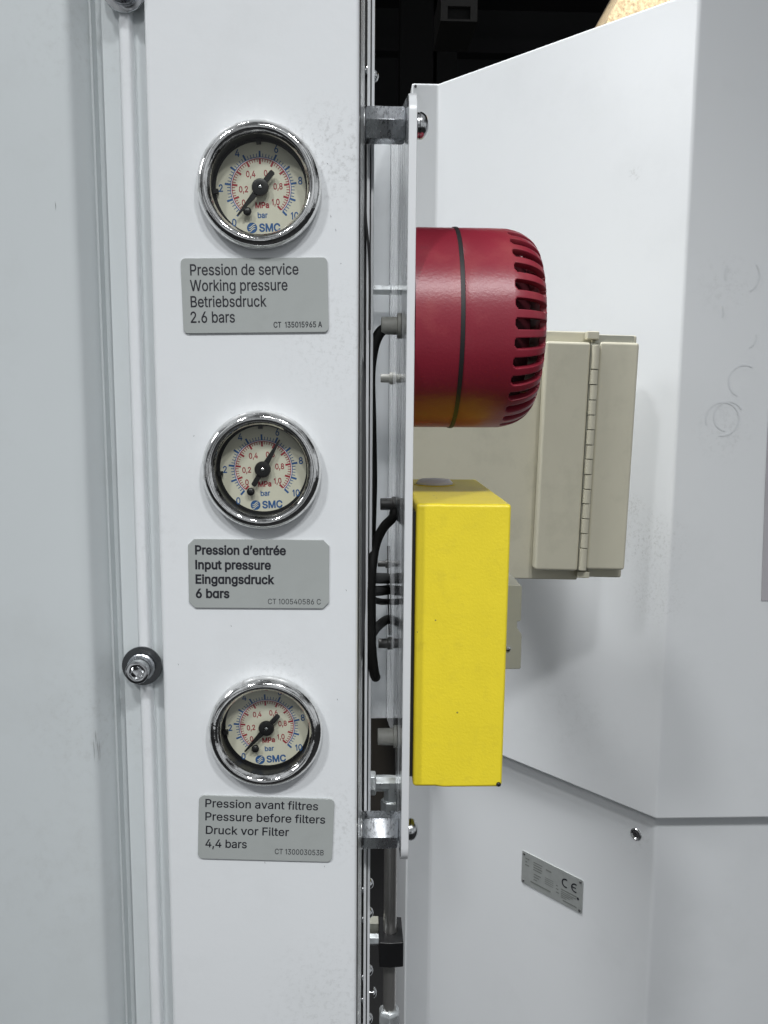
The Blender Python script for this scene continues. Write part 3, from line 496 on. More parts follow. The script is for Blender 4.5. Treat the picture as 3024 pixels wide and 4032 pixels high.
# reflection at the far right of the right face, built as a darker sheet
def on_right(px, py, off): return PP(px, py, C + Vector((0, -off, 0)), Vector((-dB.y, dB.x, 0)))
for nm, m_, off, th, pts in (('reflection_strip', MAUVE, .0009, .0004, ((2998, 2366), (3280, 2366), (3280, 1500), (3030, 1560), (3014, 1900))),):
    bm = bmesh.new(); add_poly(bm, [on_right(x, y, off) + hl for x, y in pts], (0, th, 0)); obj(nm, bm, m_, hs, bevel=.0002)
# screw on the lower oblique face
sp_ = PP(2505, 3284, pl2, nA)
t = thing('countersunk_screw', 'small silver screw in its cup washer near the housing corner', 'screw', sp_)
bm = bmesh.new(); add_lathe(bm, [(0.0055, 0), (0.0055, 0.0006), (0.0046, 0.0012), (0.0032, 0.0002), (0.0031, -0.0002)], (0, 0, 0), nA, 28, cap1=False); obj('washer', bm, STEELV, t, smooth=30)
bm = bmesh.new(); add_lathe(bm, [(0.0031, -0.0003), (0.0029, 0.0010), (0.0018, 0.0014), (0.0016, 0.0014), (0.0013, 0.0002), (0, 0)], (0, 0, 0), nA, 24, cap0=False); obj('head', bm, DARKGREY, t, smooth=30)

# CE rating plate on the lower oblique face
def on_lower(px, py, off=0.0006): return PP(px, py, pl2 + nA*off, nA)
tl, tr, br, bl = [on_lower(*q) for q in ((2056, 3352), (2297, 3464), (2290, 3592), (2054, 3478))]
cc = (tl+tr+br+bl)/4; pw = ((tr-tl).length+(br-bl).length)/2; ph = ((tl-bl).length+(tr-br).length)/2
MA = Matrix((dA, Vector((0, 0, 1)), nA)).transposed()
rp = obj('rating_plate', (lambda b: (add_poly(b, [(x, y, -.0006) for x, y in rounded_rect(pw, ph, .0015)], (0, 0, .0008)), b)[1])(bmesh.new()), ALU)
rp.matrix_world = Matrix.Translation(cc) @ MA.to_4x4()
tag(rp, 'small aluminium rating plate with CE mark riveted on the lower housing', 'rating plate')
u_ = pw/1.0
bm = bmesh.new(); zz = .00045
r_ = ph*0.135
for cx, ee in ((0.235*pw, False), (0.385*pw, True)):
    add_ring_strip(bm, r_*0.72, r_, R(65), R(295), 20, zz, (cx, 0.17*ph))
    if ee: 
        b0 = (cx-r_*.75, 0.17*ph-r_*.12)
        vs4 = [bm.verts.new((b0[0]+dx, b0[1]+dy, zz)) for dx, dy in ((0, 0), (r_*.95, 0), (r_*.95, r_*.26), (0, r_*.26))]; bm.faces.new(vs4)
face_up(bm); obj('ce_mark', bm, INK, rp, recalc=False)
bm = bmesh.new()
def bar(x, y, w, h):
    vs4 = [bm.verts.new((x*pw+dx, y*ph+dy, zz)) for dx, dy in ((0, 0), (w*pw, 0), (w*pw, h*ph), (0, h*ph))]; bm.faces.new(vs4)
for x, y, w in ((-.44, .30, .07), (-.44, .20, .03), (-.44, .10, .07)): bar(x, y, w, .035)
for i in range(4): bar(-.30, .30-i*.075, .15-.01*(i % 2), .03)
for i in range(3): bar(-.29, -.06-.085*i, .12-.03*i, .03)
bar(-.34, -.35, .34, .045); bar(-.09, .26, .09, .04)
for i in range(3): bar(.085, -.05-.10*i, .03+.01*i, .03)
bar(.165, -.085, .25, .035)
for i in range(4): bar(.165, -.15-.055*i, .24-.05*i, .022)
bar(.20, -.40, .22, .035)
for i in range(4): bar(-.10, .02-.06*i, .14, .015)
face_up(bm); obj('print', bm, GREYINK, rp, recalc=False)
bm = bmesh.new(); add_lathe(bm, [(.0013, zz), (0, zz)], (.435*pw, -.10*ph, 0), (0, 0, 1), 16, cap0=False); face_up(bm); obj('emblem', bm, INK, rp, recalc=False)
for sx_ in (-1, 1):
    for sy_ in (-1, 1):
        bm = bmesh.new(); add_lathe(bm, [(.0013, 0), (.0012, .0005), (.0006, .0009), (0, .001)], (sx_*(pw/2-.0026), sy_*(ph/2-.0026), .0002), (0, 0, 1), 14); obj('rivet', bm, DARKGREY, rp, smooth=60)

# ================================================================== CONTROL CABINET (left)
cb = thing('control_cabinet', 'white sheet metal cabinet with the raised gauge column on the left', 'cabinet', (0, 0, 0))
ZB, ZT = -0.36, 0.30
XL = P(292, 1545, 0).x + 0.0042
XL = P(343, 1545, 0).x                    # right edge of the far-left panel
XG = P(607, 1545, 0).x                    # left edge of the gauge column
XR = P(1411, 1545, 0).x                   # right edge of the gauge column
def vprism(pts, z0=ZB, z1=ZT):
    b = bmesh.new(); add_poly(b, [(x, y, z0) for x, y in pts], (0, 0, z1-z0)); return b
def arc(cx, cy, r, a0, a1, n=6): return [(cx+r*math.cos(R(a0+(a1-a0)*i/n)), cy+r*math.sin(R(a0+(a1-a0)*i/n))) for i in range(n+1)]
# far-left side panel with a rounded edge and a sloping return
yc = 0.012
XA = P(322, 1545, 0).x; XB = P(408, 1545, yc).x
pr_ = smooth_path([(XA-.006, 0, 0), (XA-.0025, .0002, 0), (XA, .0014, 0), (XA+.0016, .0042, 0), (XB-.0008, .0098, 0), (XB-.0002, yc+.0008, 0)], 4)
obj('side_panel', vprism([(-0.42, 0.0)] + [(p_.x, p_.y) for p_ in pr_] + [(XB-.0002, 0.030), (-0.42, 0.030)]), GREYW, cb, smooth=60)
# recessed channel between the panel and the column: groove, step and a round rib
gx = lambda px: P(px, 1545, yc).x
ch = [(XB-.003, yc+.010), (XB-.003, yc), (gx(412), yc), (gx(419), yc+.0040), (gx(444), yc+.0040), (gx(450), yc+.0004), (gx(500), yc), (gx(512), yc-.0006)]
ch += [(XG+.020, yc), (XG+.020, yc+.010)]
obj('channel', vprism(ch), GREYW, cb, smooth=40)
obj('bead', vprism([(gx(515), yc+.0004), (gx(519), yc-.0018), (gx(525), yc-.0031), (gx(532), yc-.0036), (gx(556), yc-.0036), (gx(563), yc-.0031), (gx(569), yc-.0018), (gx(573), yc+.0004)]), WHITE, cb, smooth=60)  # rib left white on the grey channel: its bright strip is painted light
# gauge column: folded sheet, rounded on both sides
rr = 0.0016
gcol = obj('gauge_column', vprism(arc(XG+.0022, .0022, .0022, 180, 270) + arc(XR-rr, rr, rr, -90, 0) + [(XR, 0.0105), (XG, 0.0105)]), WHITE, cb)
GPOS = ((1020, 727), (1030, 1852), (1045, 2883))
for gp in GPOS:     # bore the mounting holes
    g_ = P(gp[0], gp[1], -.0035)
    bm = bmesh.new(); add_lathe(bm, [(.0205, -.004), (.0205, .0095)], (g_.x, 0, g_.z), (0, 1, 0), 64)
    cut = obj('cutter', bm, None)
    bo_ = gcol.modifiers.new('bore', 'BOOLEAN'); bo_.operation = 'DIFFERENCE'; bo_.object = cut; bo_.solver = 'EXACT'
    dg = bpy.context.evaluated_depsgraph_get(); new_me = bpy.data.meshes.new_from_object(gcol.evaluated_get(dg))
    gcol.modifiers.clear(); gcol.data = new_me; bpy.data.objects.remove(cut)
for p_ in gcol.data.polygons: p_.use_smooth = True
gcol.data.set_sharp_from_angle(angle=R(35))
# bright folded edge trim right of the column
x1 = P(1431, 1545, 0.045).x
obj('edge_trim', vprism([(XR+.0001, 0.0104), (XR+.0005, 0.0025), (x1, 0.045), (x1-.002, 0.050), (XR-.004, 0.050)]), TRIM, cb, smooth=20)
# dark gasket behind, then the two thin sheets of the door flange
g0 = P(1400, 1545, .062).x; g1 = P(1444, 1545, .062).x
obj('gasket', vprism([(g0, .062), (g1, .062), (g1, .075), (g0, .075)]), BLACK, cb)
s0 = P(1441, 1545, .058).x; s1 = P(1452, 1545, .058).x; s2 = P(1457, 1545, .062).x; s3 = P(1468, 1545, .062).x
df = obj('door_flange', vprism([(s0, .058), (s1, .058), (s1, .085), (s0, .085)]), EDGEW, cb, bevel=0.0003)
obj('door_skin', vprism([(s2, .062), (s3, .062), (s3, .110), (s2, .110)]), EDGEW, cb, bevel=0.0003)
obj('door_core', vprism([(s1+.0001, .0645), (s2-.0001, .0645), (s2-.0001, .10), (s1+.0001, .10)]), DARKGREY, cb)
# screws through the door flange
def flange_screw(py, far=True):
    z = P(1460, py, .064).z
    b = bmesh.new(); add_lathe(b, [(.0026, 0), (.0025, .0006), (.0018, .0014), (.0008, .0018), (0, .0019)], (s3, .066, z), (1, 0, 0), 18)
    add_lathe(b, [(.0022, 0), (.0020, .0006), (.0012, .0011), (0, .0012)], (s0, .0605, z), (-1, 0, 0), 18)
    obj('screw', b, STEEL, cb, smooth=50)
for py in (292, 3487, 3602, 3830, 4020): flange_screw(py)
z = P(1460, 3918, .064).z
b = bmesh.new(); add_lathe(b, [(.0007, 0), (.0007, .0022), (.0026, .0022), (.0025, .0028), (.0014, .0036), (0, .0038)], (s3, .066, z), (1, 0, 0), 18)
add_lathe(b, [(.0022, 0), (.0020, .0006), (.0012, .0011), (0, .0012)], (s0, .0605, z), (-1, 0, 0), 18); obj('screw', b, STEEL, cb, smooth=50)
# thin black sealing lip that wanders away from the column
lip = [P(1433, 560, .052), P(1434, 700, .052), P(1440, 850, .052), P(1450, 960, .052), P(1456, 1080, .053), P(1455, 1300, .053)]
b = bmesh.new(); add_tube(b, lip, 0.00055, 8); obj('sealing_lip', b, BLACK, cb, smooth=60)

# ================================================================== MOUNTING PLATE, standoffs, screws
XPL, XPR = P(1598, 1545, .022).x, P(1630.5, 1545, .022).x
YN, YFAR = 0.022, 0.205
mp_ = thing('mounting_plate', 'white painted mounting plate seen edge on, carrying siren and yellow box', 'mounting plate', (XPL, YN, 0))
ml = -Vector(mp_.location)
def zat(py, Y, px=1610): return P(px, py, Y).z
rad = .009
zt_ = zat(357, YN+rad*.5); zb_ = zat(3394, YN+rad*.5)
zc0 = zat(2868, YFAR-.02, 1530); ztf = zat(505, YFAR, 1530)
prof = [(YN, zb_+rad)] + [(YN+rad-rad*math.cos(R(a)), zb_+rad-rad*math.sin(R(a))) for a in (20, 45, 70, 90)] + [(0.062, zb_), (0.066, zat(3215, .066, 1575)), (0.085, zat(2930, .085, 1560)), (YFAR, zc0), (YFAR, ztf), (YN+rad, zt_)]
prof += [(YN+rad-rad*math.sin(R(a)), zt_-rad+rad*math.cos(R(a))) for a in (20, 45, 70, 90)]
bm = bmesh.new(); add_poly(bm, [Vector((XPL, y, z))+ml for y, z in prof], (XPR-XPL, 0, 0))
pm = obj('plate', bm, GLOSS, mp_, bevel=0.0004, bangle=30)
pm.data.materials.append(EDGEW)
for p in pm.data.polygons:
    if abs(p.normal.x) < 0.5 and p.normal.y < 0.3: p.material_index = 1
# rear flange folded towards the cabinet
bm = bmesh.new(); fx = P(1448, 1545, YFAR).x
add_box(bm, fx, XPL-.00005, YFAR-.0030, YFAR-.0001, zc0, ztf)
for v in bm.verts: v.co += ml
obj('rear_flange', bm, HOUSE, mp_, bevel=0.0004)

def standoff(name, ytop, ybot, pxl, Y, phase, label):
    zc = (zat(ytop, Y, 1520)+zat(ybot, Y, 1520))/2
    span = zat(ytop, Y, 1520)-zat(ybot, Y, 1520)
    xl = P(pxl, (ytop+ybot)/2, Y).x
    t = thing('hex_standoff', label, 'standoff', (xl, Y, zc), 'hex standoffs holding the plate')
    Rh = span/2/max(abs(math.sin(R(phase+60*k))) for k in range(6))
    bm = bmesh.new(); L_ = XPL-xl-.0001
    prof = [(Rh*.90, 0), (Rh, .0009), (Rh, L_-.0009), (Rh*.90, L_)]
    u, w, a = (Vector((0, -1, 0)), Vector((0, 0, 1)), Vector((1, 0, 0)))
    rows = [[bm.verts.new(a*h + u*(r*math.cos(R(phase+60*i))) + w*(r*math.sin(R(phase+60*i)))) for i in range(6)] for r, h in prof]
    for p, q in zip(rows, rows[1:]):
        for i in range(6): bm.faces.new((p[i], p[(i+1) % 6], q[(i+1) % 6], q[i]))
    bm.faces.new(rows[0]); bm.faces.new(rows[-1])
    obj('hex_body', bm, ZINC, t, bevel=0.0003)
    bm = bmesh.new(); add_lathe(bm, [(Rh*1.0, -.0022), (Rh*1.02, -.0019), (Rh*1.02, -.0004), (Rh, -.0001)], (0, 0, 0), (1, 0, 0), 40); obj('washer', bm, STEELV, t, smooth=40)
    bm = bmesh.new(); add_lathe(bm, [(.0038, -.012), (.0038, -.0023)], (0, 0, 0), (1, 0, 0), 24); obj('stud', bm, STEEL, t, smooth=40)
    return zc
z1_ = standoff('hex_standoff', 428, 560, 1438, .048, 2, 'upper zinc hex standoff between cabinet and plate, near the siren')
z2_ = standoff('hex_standoff', 3207, 3325, 1428, .048, 2, 'lower zinc hex standoff between cabinet and plate, below the yellow box')
def button_screw(z, label, s):
    t = thing('button_head_screw', label, 'screw', (XPR, .048, z), 'domed screws on the plate')
    k = .00078*s
    bm = bmesh.new(); add_lathe(bm, [(8.0*k, 0), (8.0*k, 1.5*k), (7.7*k, 1.8*k), (3*k, 1.8*k)], (.00005, 0, 0), (1, 0, 0), 40); obj('flat_washer', bm, STEEL, t, smooth=30)
    bm = bmesh.new(); add_lathe(bm, [(6.2*k, 1.85*k), (6.9*k, 2.1*k), (6.9*k, 3.1*k), (6.2*k, 3.4*k)], (.00005, 0, 0), (1, 0, 0), 40); obj('spring_washer', bm, STEEL, t, smooth=30)
    hd = [(7.2*k*math.cos(R(a)), 3.5*k+5.2*k*math.sin(R(a))) for a in (0, 8, 18, 30, 42, 54, 64)]
    hd = [(6.8*k, 3.42*k)] + hd + [(2.6*k, 8.3*k), (2.4*k, 6.0*k), (0, 5.9*k)]
    bm = bmesh.new(); add_lathe(bm, hd, (.00005, 0, 0), (1, 0, 0), 48); obj('head', bm, STEEL, t, smooth=40)
button_screw(z1_, 'shiny domed screw with washers at the top of the plate', 1.0)
button_screw(z2_, 'shiny domed screw with washers at the bottom of the plate', 0.94)

# thin tie rod crossing the gap
zr = (zat(1133, .20, 1500)+zat(1174, .20, 1500))/2
bm = bmesh.new(); xr = P(1418, 1150, .185).x
add_lathe(bm, [(.0024, 0), (.0029, .0004), (.0029, XPL-xr-.0004), (.0024, XPL-xr-.0001)], (xr, .185, zr), (1, 0, 0), 6, a0=R(0))
o = obj('tie_rod', bm, ZINCF, smooth=20); tag(o, 'thin zinc hexagonal tie rod crossing the gap behind the plate edge', 'tie rod')
# ================================================================== SIREN
YS = 0.066
ZS = zat(1297, YS, 1640)
RS = 0.0449
sr = thing('alarm_siren', 'round red alarm siren with slotted end mounted on the white plate', 'siren', (XPR, YS, ZS))
seam = P(1778, 905, YS).x - XPR
sh = P(1962, 905, YS).x - XPR
en = P(2090, 1290, YS).x - XPR
bm = bmesh.new(); add_lathe(bm, [(RS-.004, .0002), (RS, .0002), (RS, seam-.0003), (RS-.003, seam-.0002)], (0, 0, 0), (1, 0, 0), 96, cap0=True)
obj('base', bm, SIREN, sr, smooth=30)
bm = bmesh.new(); add_lathe(bm, [(RS-.004, seam-.0004), (RS+.00035, seam-.0003), (RS+.00045, seam+.0006), (RS+.00035, seam+.0015), (RS-.004, seam+.0016)], (0, 0, 0), (1, 0, 0), 96, cap0=False, cap1=False)
obj('seal_ring', bm, BLACK, sr, smooth=50)
# slotted cap
NS = 34; SUB = 12; SEG = NS*SUB
prof = [(RS, seam+.0015), (RS, seam+.006), (RS, sh-.004), (RS-.0001, sh-.001)]
a_, b_ = en-sh+.001, 0.0115
arcp = [(RS-b_+b_*math.cos(R(t)), sh-.001+a_*math.sin(R(t))) for t in (5, 6.5, 8, 10, 15, 23, 31, 39, 47, 55, 63, 71, 79, 87)]
prof += arcp
i1 = len(prof)-1
prof += [(RS-b_-.001, en), (RS-b_-.004, en+.0003), (.0130, en+.0006), (.006, en+.0007), (0, en+.0007)]
bm = bmesh.new(); add_lathe(bm, prof, (0, 0, 0), (1, 0, 0), SEG, cap0=False, a0=math.pi/NS)
bm.faces.ensure_lookup_table()
# faces come row by row: SEG faces per row; open the slots over the curved rows, rounded at the start
kill = []
for row, lo in [(5, 4), (6, 3)] + [(k, 2.5) for k in range(7, i1-2)] + [(i1-2, 3), (i1-1, 4)]:
    for i in range(SEG):
        if (3 if lo == 2.5 else lo) <= i % SUB < (SUB-2 if lo == 2.5 else SUB-lo): kill.append(bm.faces[row*SEG+i])
bmesh.ops.delete(bm, geom=kill, context='FACES')
cap = obj('slotted_cap', bm, SIREN, sr, smooth=35)
so = cap.modifiers.new('shell', 'SOLIDIFY'); so.thickness = .0030; so.offset = -1
bv = cap.modifiers.new('bevel', 'BEVEL'); bv.width = .0005; bv.segments = 2; bv.limit_method = 'ANGLE'; bv.angle_limit = R(50)
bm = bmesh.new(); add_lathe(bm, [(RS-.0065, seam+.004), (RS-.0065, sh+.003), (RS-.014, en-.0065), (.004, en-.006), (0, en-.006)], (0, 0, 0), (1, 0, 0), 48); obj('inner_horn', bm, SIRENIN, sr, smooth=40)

# ================================================================== YELLOW BOX
YY0, YY1 = 0.030, 0.139
tL = P(1643, 1978, YY0); tR = P(2012, 1992, YY0); bL = P(1630, 3106, YY0); bR = P(1980, 3098, YY0)
xl = XPR+.0022; xr = (tR.x+bR.x)/2; zt2 = (tL.z+tR.z)/2; zb2 = (bL.z+bR.z)/2
yb = thing('yellow_control_box', 'bright yellow plastic control box fixed to the right of the plate', 'control box', (xl, YY0, zb2))
W_ = xr-xl; xc = P(1752, 2000, YY0).x-xl
cover = [(0, .0), (0, YY1-YY0), (W_-.003, YY1-YY0), (W_, YY1-YY0-.003), (W_, .0), (xc+.0018, .0), (xc-.0006, .0014), (.0015, .0004)]
cover = [(.0, .0012), (0, YY1-YY0), (W_, YY1-YY0), (W_, .0), (xc+.0012, 0), (xc-.0022, .0010)]
bm = bmesh.new(); add_poly(bm, [(x, y, 0) for x, y in cover], (0, 0, zt2-zb2))
for v in bm.verts:      # slight draft
    if v.co.x > W_*.8: v.co.x += (.0004 if v.co.z > .05 else -.0004)
ob_ = obj('cover', bm, YELLOW, yb, bevel=0.0016, bseg=4, bangle=40)
bm = bmesh.new(); add_box(bm, -.0021, -.0001, .0035, YY1-YY0-.004, .004, zt2-zb2-.004); obj('gasket', bm, BLACK, yb)
cpos = P(1723, 1906, 0); 
hp = PP(1711, 1907, (0, 0, zt2), Vector((0, 0, 1))); hp = Vector((hp.x-xl, hp.y-YY0, zt2-zb2))
bm = bmesh.new(); add_lathe(bm, [(.0108, .0), (.0108, .0004), (.0098, .0004)], hp, (0, 0, 1), 48, cap1=False); add_lathe(bm, [(.0098, .0004), (.0098, .0001)], hp, (0, 0, 1), 48, cap0=False, cap1=False); obj('knockout_rim', bm, YELLOW, yb, smooth=30)
bm = bmesh.new(); add_lathe(bm, [(.0094, .0002), (.0094, .0012), (.0080, .0026), (0, .0034)], hp, (0, 0, 1), 48); obj('blanking_plug', bm, WHITECAP, yb, smooth=40)
q = P(1963, 3088, YY0-.0001)-Vector((xl, YY0, zb2))
bm = bmesh.new(); add_lathe(bm, [(.0011, 0), (.0011, .0003), (.0007, .0008), (0, .0009)], q, (0, -1, 0), 16); obj('vent_plug', bm, BLACKG, yb, smooth=50)

# ================================================================== CABLE GLANDS on the inner side of the plate
def gland(py, Y, rad, length, m, label, flange=0.0, nut=True):
    z = zat(py, Y, 1560)
    t = thing('cable_gland', label, 'cable gland', (XPL, Y, z), 'cable glands on the inside of the plate')
    bm = bmesh.new(); add_lathe(bm, [(rad*.96, -.0002), (rad, -.0006), (rad*.97, -length+.0003), (rad*.9, -length), (rad*.5, -length), (rad*.5, -length+.002)], (0, 0, 0), (1, 0, 0), 28); obj('sleeve', bm, m, t, smooth=35)
    if flange:
        bm = bmesh.new(); add_lathe(bm, [(rad, -.0019), (flange*.97, -.0017), (flange, -.0012), (flange, -.0001)], (0, 0, 0), (1, 0, 0), 28); obj('flange', bm, m, t, smooth=35)
    return Vector((XPL-length, Y, z))
GA = gland(1283, .066, .0041, .0092, GREYPL, 'pale grey cable gland behind the siren, topmost on the plate', .0058)
gland(1490, .150, .0024, .0068, GREYPL, 'short grey plastic stud below the topmost gland', .0034)
GB = gland(1985, .105, .0032, .0078, DARKPL, 'black cable gland where the second cable leaves the plate', .0040)
gland(2220, .190, .0019, .0066, DARKPL, 'small dark stud just above the bundle of black wires', .0027)
gland(2533, .150, .0029, .0070, DARKPL, 'dark stud below the bundle of black wires', .0037)
gland(2900, .066, .0042, .0095, GREYPL, 'beige grey gland at the bottom end of the gap, above the elbow fitting', .0055)

# ================================================================== CABLES
def cable(pts, r, label, m=CABLE, re=True):
    b = bmesh.new(); add_tube(b, pts, r, 16, 7, round_ends=re)
    o = obj('black_cable', b, m, smooth=60); tag(o, label, 'cable', 'black cables behind the plate'); return o
A = lambda x, y, Y: P(x, y, Y)
cable([GA+Vector((.004, 0, -.0008)), A(1503, 1302, .066), A(1478, 1345, .066), A(1462, 1420, .066), A(1457, 1500, .066), A(1460, 1620, .068), A(1463, 1760, .070), A(1465, 1900, .070), A(1462, 2020, .072), A(1458, 2160, .078), A(1460, 2350, .080), A(1462, 2520, .080)], .0025, 'long black cable dropping from the topmost grey gland')
cable([Vector((XPL-.0012, .090, zat(2015, .090, 1570))), A(1545, 2040, .088), A(1512, 2075, .080), A(1483, 2130, .070), A(1468, 2200, .062), A(1460, 2300, .060), A(1459, 2430, .060), A(1463, 2560, .060), A(1474, 2650, .062), A(1479, 2666, .066)], .0024, 'black cable curving down from the second gland to a rounded end')
cable([A(1400, 1340, .034), A(1416, 1400, .034), A(1427, 1520, .034), A(1430, 1700, .034), A(1430, 1900, .034), A(1429, 2200, .034), A(1428, 2400, .034), A(1416, 2580, .034), A(1398, 2700, .034)], .00125, 'dark grey cable bulging from behind the gauge column edge', DARKGREY)
yq = .170
cable([A(1462, 2276, yq-.03), A(1500, 2277, yq-.01), Vector((XPL-.0007, yq, zat(2278, yq, 1537)))], .0032, 'thick black wire crossing to the plate, top of the wire bundle')
cable([A(1462, 2326, yq-.03), A(1500, 2326, yq-.01), Vector((XPL-.0007, yq, zat(2322, yq, 1537)))], .0030, 'thick black wire, second from the top of the wire bundle')
cable([A(1462, 2360, yq-.03), A(1500, 2369, yq-.01), Vector((XPL-.0007, yq+.003, zat(2374, yq, 1537)))], .0019, 'thin black wire in the middle of the wire bundle')
cable([A(1466, 2495, yq-.04), A(1484, 2470, yq-.03), A(1512, 2446, yq-.01), Vector((XPL-.0007, yq, zat(2438, yq, 1537)))], .0027, 'black wire rising to the plate, lowest of the wire bundle')
b = bmesh.new(); add_tube(b, [Vector((XPL-.0006, .185, zat(2150, .185, 1530))), Vector((XPL-.0008, .170, zat(2300, .17, 1535))), Vector((XPL-.0006, .155, zat(2500, .155, 1541)))], .0004, 8)
o = obj('thin_wire', b, CABLE); tag(o, 'thin dark wire running down the inner face of the plate', 'wire')

# ================================================================== PIPE, elbow, clamp and nut
YT = 0.155
pt = thing('steel_pipe', 'thin steel pipe running down the gap below the plate', 'pipe')
xc_ = P(1538, 3400, YT).x
rt_ = .0040
pz0 = P(1538, 3185, YT).z
bm = bmesh.new(); add_tube(bm, [(xc_, YT, pz0), (xc_, YT, -.45)], rt_, 32, 1); obj('tube', bm, PIPE, pt, smooth=60)
# elbow
el = thing('elbow_fitting', 'zinc plated elbow fitting on the upper end of the steel pipe', 'elbow fitting', (xc_, YT, P(1538, 3083, YT).z))
ze = el.location.z
bm = bmesh.new(); xh = P(1478, 3083, YT).x-xc_
hx = .0049
def hexring(bm, prof, axis, ph=0.0):
    add_lathe(bm, prof, (0, 0, 0), axis, 6, a0=R(ph))
bm = bmesh.new(); add_lathe(bm, [(hx, xh), (hx, -.001), (hx*.92, .0028), (hx*.6, .0042)], (0, 0, 0), (1, 0, 0), 8, a0=R(22.5)); 
add_lathe(bm, [(hx*.98, -.0001), (hx*.98, ze-pz0-.006)], (0, 0, 0), (0, 0, -1), 8, a0=R(22.5))
obj('body', bm, ZINCF, el, bevel=.0004)
bm = bmesh.new(); add_lathe(bm, [(.0066, xh-.0045), (.0072, xh-.0038), (.0072, xh-.0004), (.0066, xh+.0002)], (0, 0, 0), (1, 0, 0), 6, a0=R(8)); obj('side_nut', bm, ZINCF, el, bevel=.0003)
bm = bmesh.new(); add_lathe(bm, [(.0030, xh-.035), (.0030, xh-.0044)], (0, 0, 0), (1, 0, 0), 20); obj('nipple', bm, STEEL, el, smooth=40)
bm = bmesh.new(); add_lathe(bm, [(.0058, ze-pz0-.0065), (.0065, ze-pz0-.0058), (.0065, ze-pz0+.007), (.0058, ze-pz0+.0078)], (0, 0, 0), (0, 0, -1), 6, a0=R(0)); obj('pipe_nut', bm, ZINCF, el, bevel=.0003)
# clamp block
c0 = P(1494, 3712, YT-.012); c1 = P(1588, 3808, YT-.012)
ck = thing('pipe_clamp', 'black plastic clamp block gripping the steel pipe', 'pipe clamp', (xc_, YT, (c0.z+c1.z)/2))
hx_ = (c0.z-c1.z)/2
bm = bmesh.new(); prof = [(c0.x-xc_, -.012), (-.0002, -.0128), (c1.x-xc_, -.012), (c1.x-xc_, .014), (c0.x-xc_, .014)]
add_poly(bm, [(x, y, -hx_) for x, y in prof], (0, 0, 2*hx_)); obj('block', bm, BLACKG, ck, bevel=.0006, bangle=30)
bm = bmesh.new(); add_lathe(bm, [(.0030, c0.x-xc_-.0105), (.0034, c0.x-xc_-.0100), (.0034, c0.x-xc_-.0002)], (0, -.004, hx_*.62), (1, 0, 0), 6, a0=R(15)); obj('bolt', bm, ZINCF, ck, bevel=.0002)
bm = bmesh.new(); add_box(bm, c0.x-xc_-.010, c0.x-xc_-.0001, .004, .012, hx_*.4, hx_*1.25); obj('bracket', bm, BEIGED, ck, bevel=.0003)
# bottom nut
zn = P(1538, 3975, YT).z
nt = thing('compression_nut', 'hexagonal compression nut at the lower end of the steel pipe', 'nut', (xc_, YT, zn))
bm = bmesh.new(); add_lathe(bm, [(rt_+.0002, .0010), (.0052, .0012), (.0062, .0004), (.0072, -.0016), (.0072, -.018)], (0, 0, 0), (0, 0, 1), 6, a0=R(30)); obj('hex_collar', bm, ZINCF, nt, bevel=.0004)
bm = bmesh.new(); add_lathe(bm, [(.0062, -.0179), (.0062, -.030)], (0, 0, 0), (0, 0, 1), 28); obj('thread', bm, STEEL, nt, smooth=40)

# ================================================================== BEIGE ENCLOSURE
YB = 0.30
be = thing('beige_enclosure', 'beige plastic enclosure with a long hinge, mounted behind the siren', 'enclosure', P(2320, 1800, YB))
bo = Vector(be.location)
tilt = R(0.9)
rotb = Matrix.Rotation(-tilt, 3, 'Y')
def bx(px0, px1, py0, py1, Y, depth, name, m, bev, parent=be):
    """box whose near face spans the measured corners"""
    a = P(px0, (py0+py1)/2, Y); c = P(px1, (py0+py1)/2, Y); t_ = P((px0+px1)/2, py0, Y).z; b_ = P((px0+px1)/2, py1, Y).z
    bm = bmesh.new(); add_box(bm, a.x-bo.x, c.x-bo.x, Y-bo.y, Y+depth-bo.y, b_-bo.z, t_-bo.z)
    return obj(name, bm, m, parent, bevel=bev, bseg=3)
bx(1560, 2302, 1303, 2284, YB+.012, .040, 'body', BEIGE, .0012)
bx(2314, 2478, 1316, 2272, YB+.012, .022, 'rear_half', BEIGE, .0016)
bx(2128, 2302, 1347, 2250, YB, .0118, 'lid', BEIGE, .0022)
bx(2336, 2490, 1345, 2243, YB, .0118, 'door', BEIGE, .0022)
# hinge: leaf and knuckles
hxp = P(2320, 1800, YB)
def zy(py): return P(2320, py, YB).z
wk = P(2336, 1800, YB).x - P(2302, 1800, YB).x
hin = obj('hinge', (lambda b: (add_box(b, -wk/2, wk/2, .0012, .010, zy(2248)-bo.z, zy(1352)-bo.z), b)[1])(bmesh.new()), BEIGED, be)
cuts = [1358, 1455, 1515, 1575, 1634, 1692, 1752, 1808, 1868, 1926, 1983, 2042, 2100, 2158, 2246]
for k in range(len(cuts)-1):
    za, zb3 = zy(cuts[k])-bo.z-(.00035 if k else .0002), zy(cuts[k+1])-bo.z+.00035
    bm = bmesh.new(); sh_ = .0002 if k % 2 == 0 else -.0002
    w2 = wk*.5-.0006
    pts = [(-w2, .004), (w2, .004)] + [(w2*math.cos(R(t)), -.0004 + -.0022*math.sin(R(t))) for t in (0, 20, 45, 70, 90, 110, 135, 160, 180)]
    add_poly(bm, [(x+sh_, y, zb3) for x, y in pts], (0, 0, za-zb3))
    obj('knuckle', bm, BEIGE, hin, smooth=30, bevel=.0002)
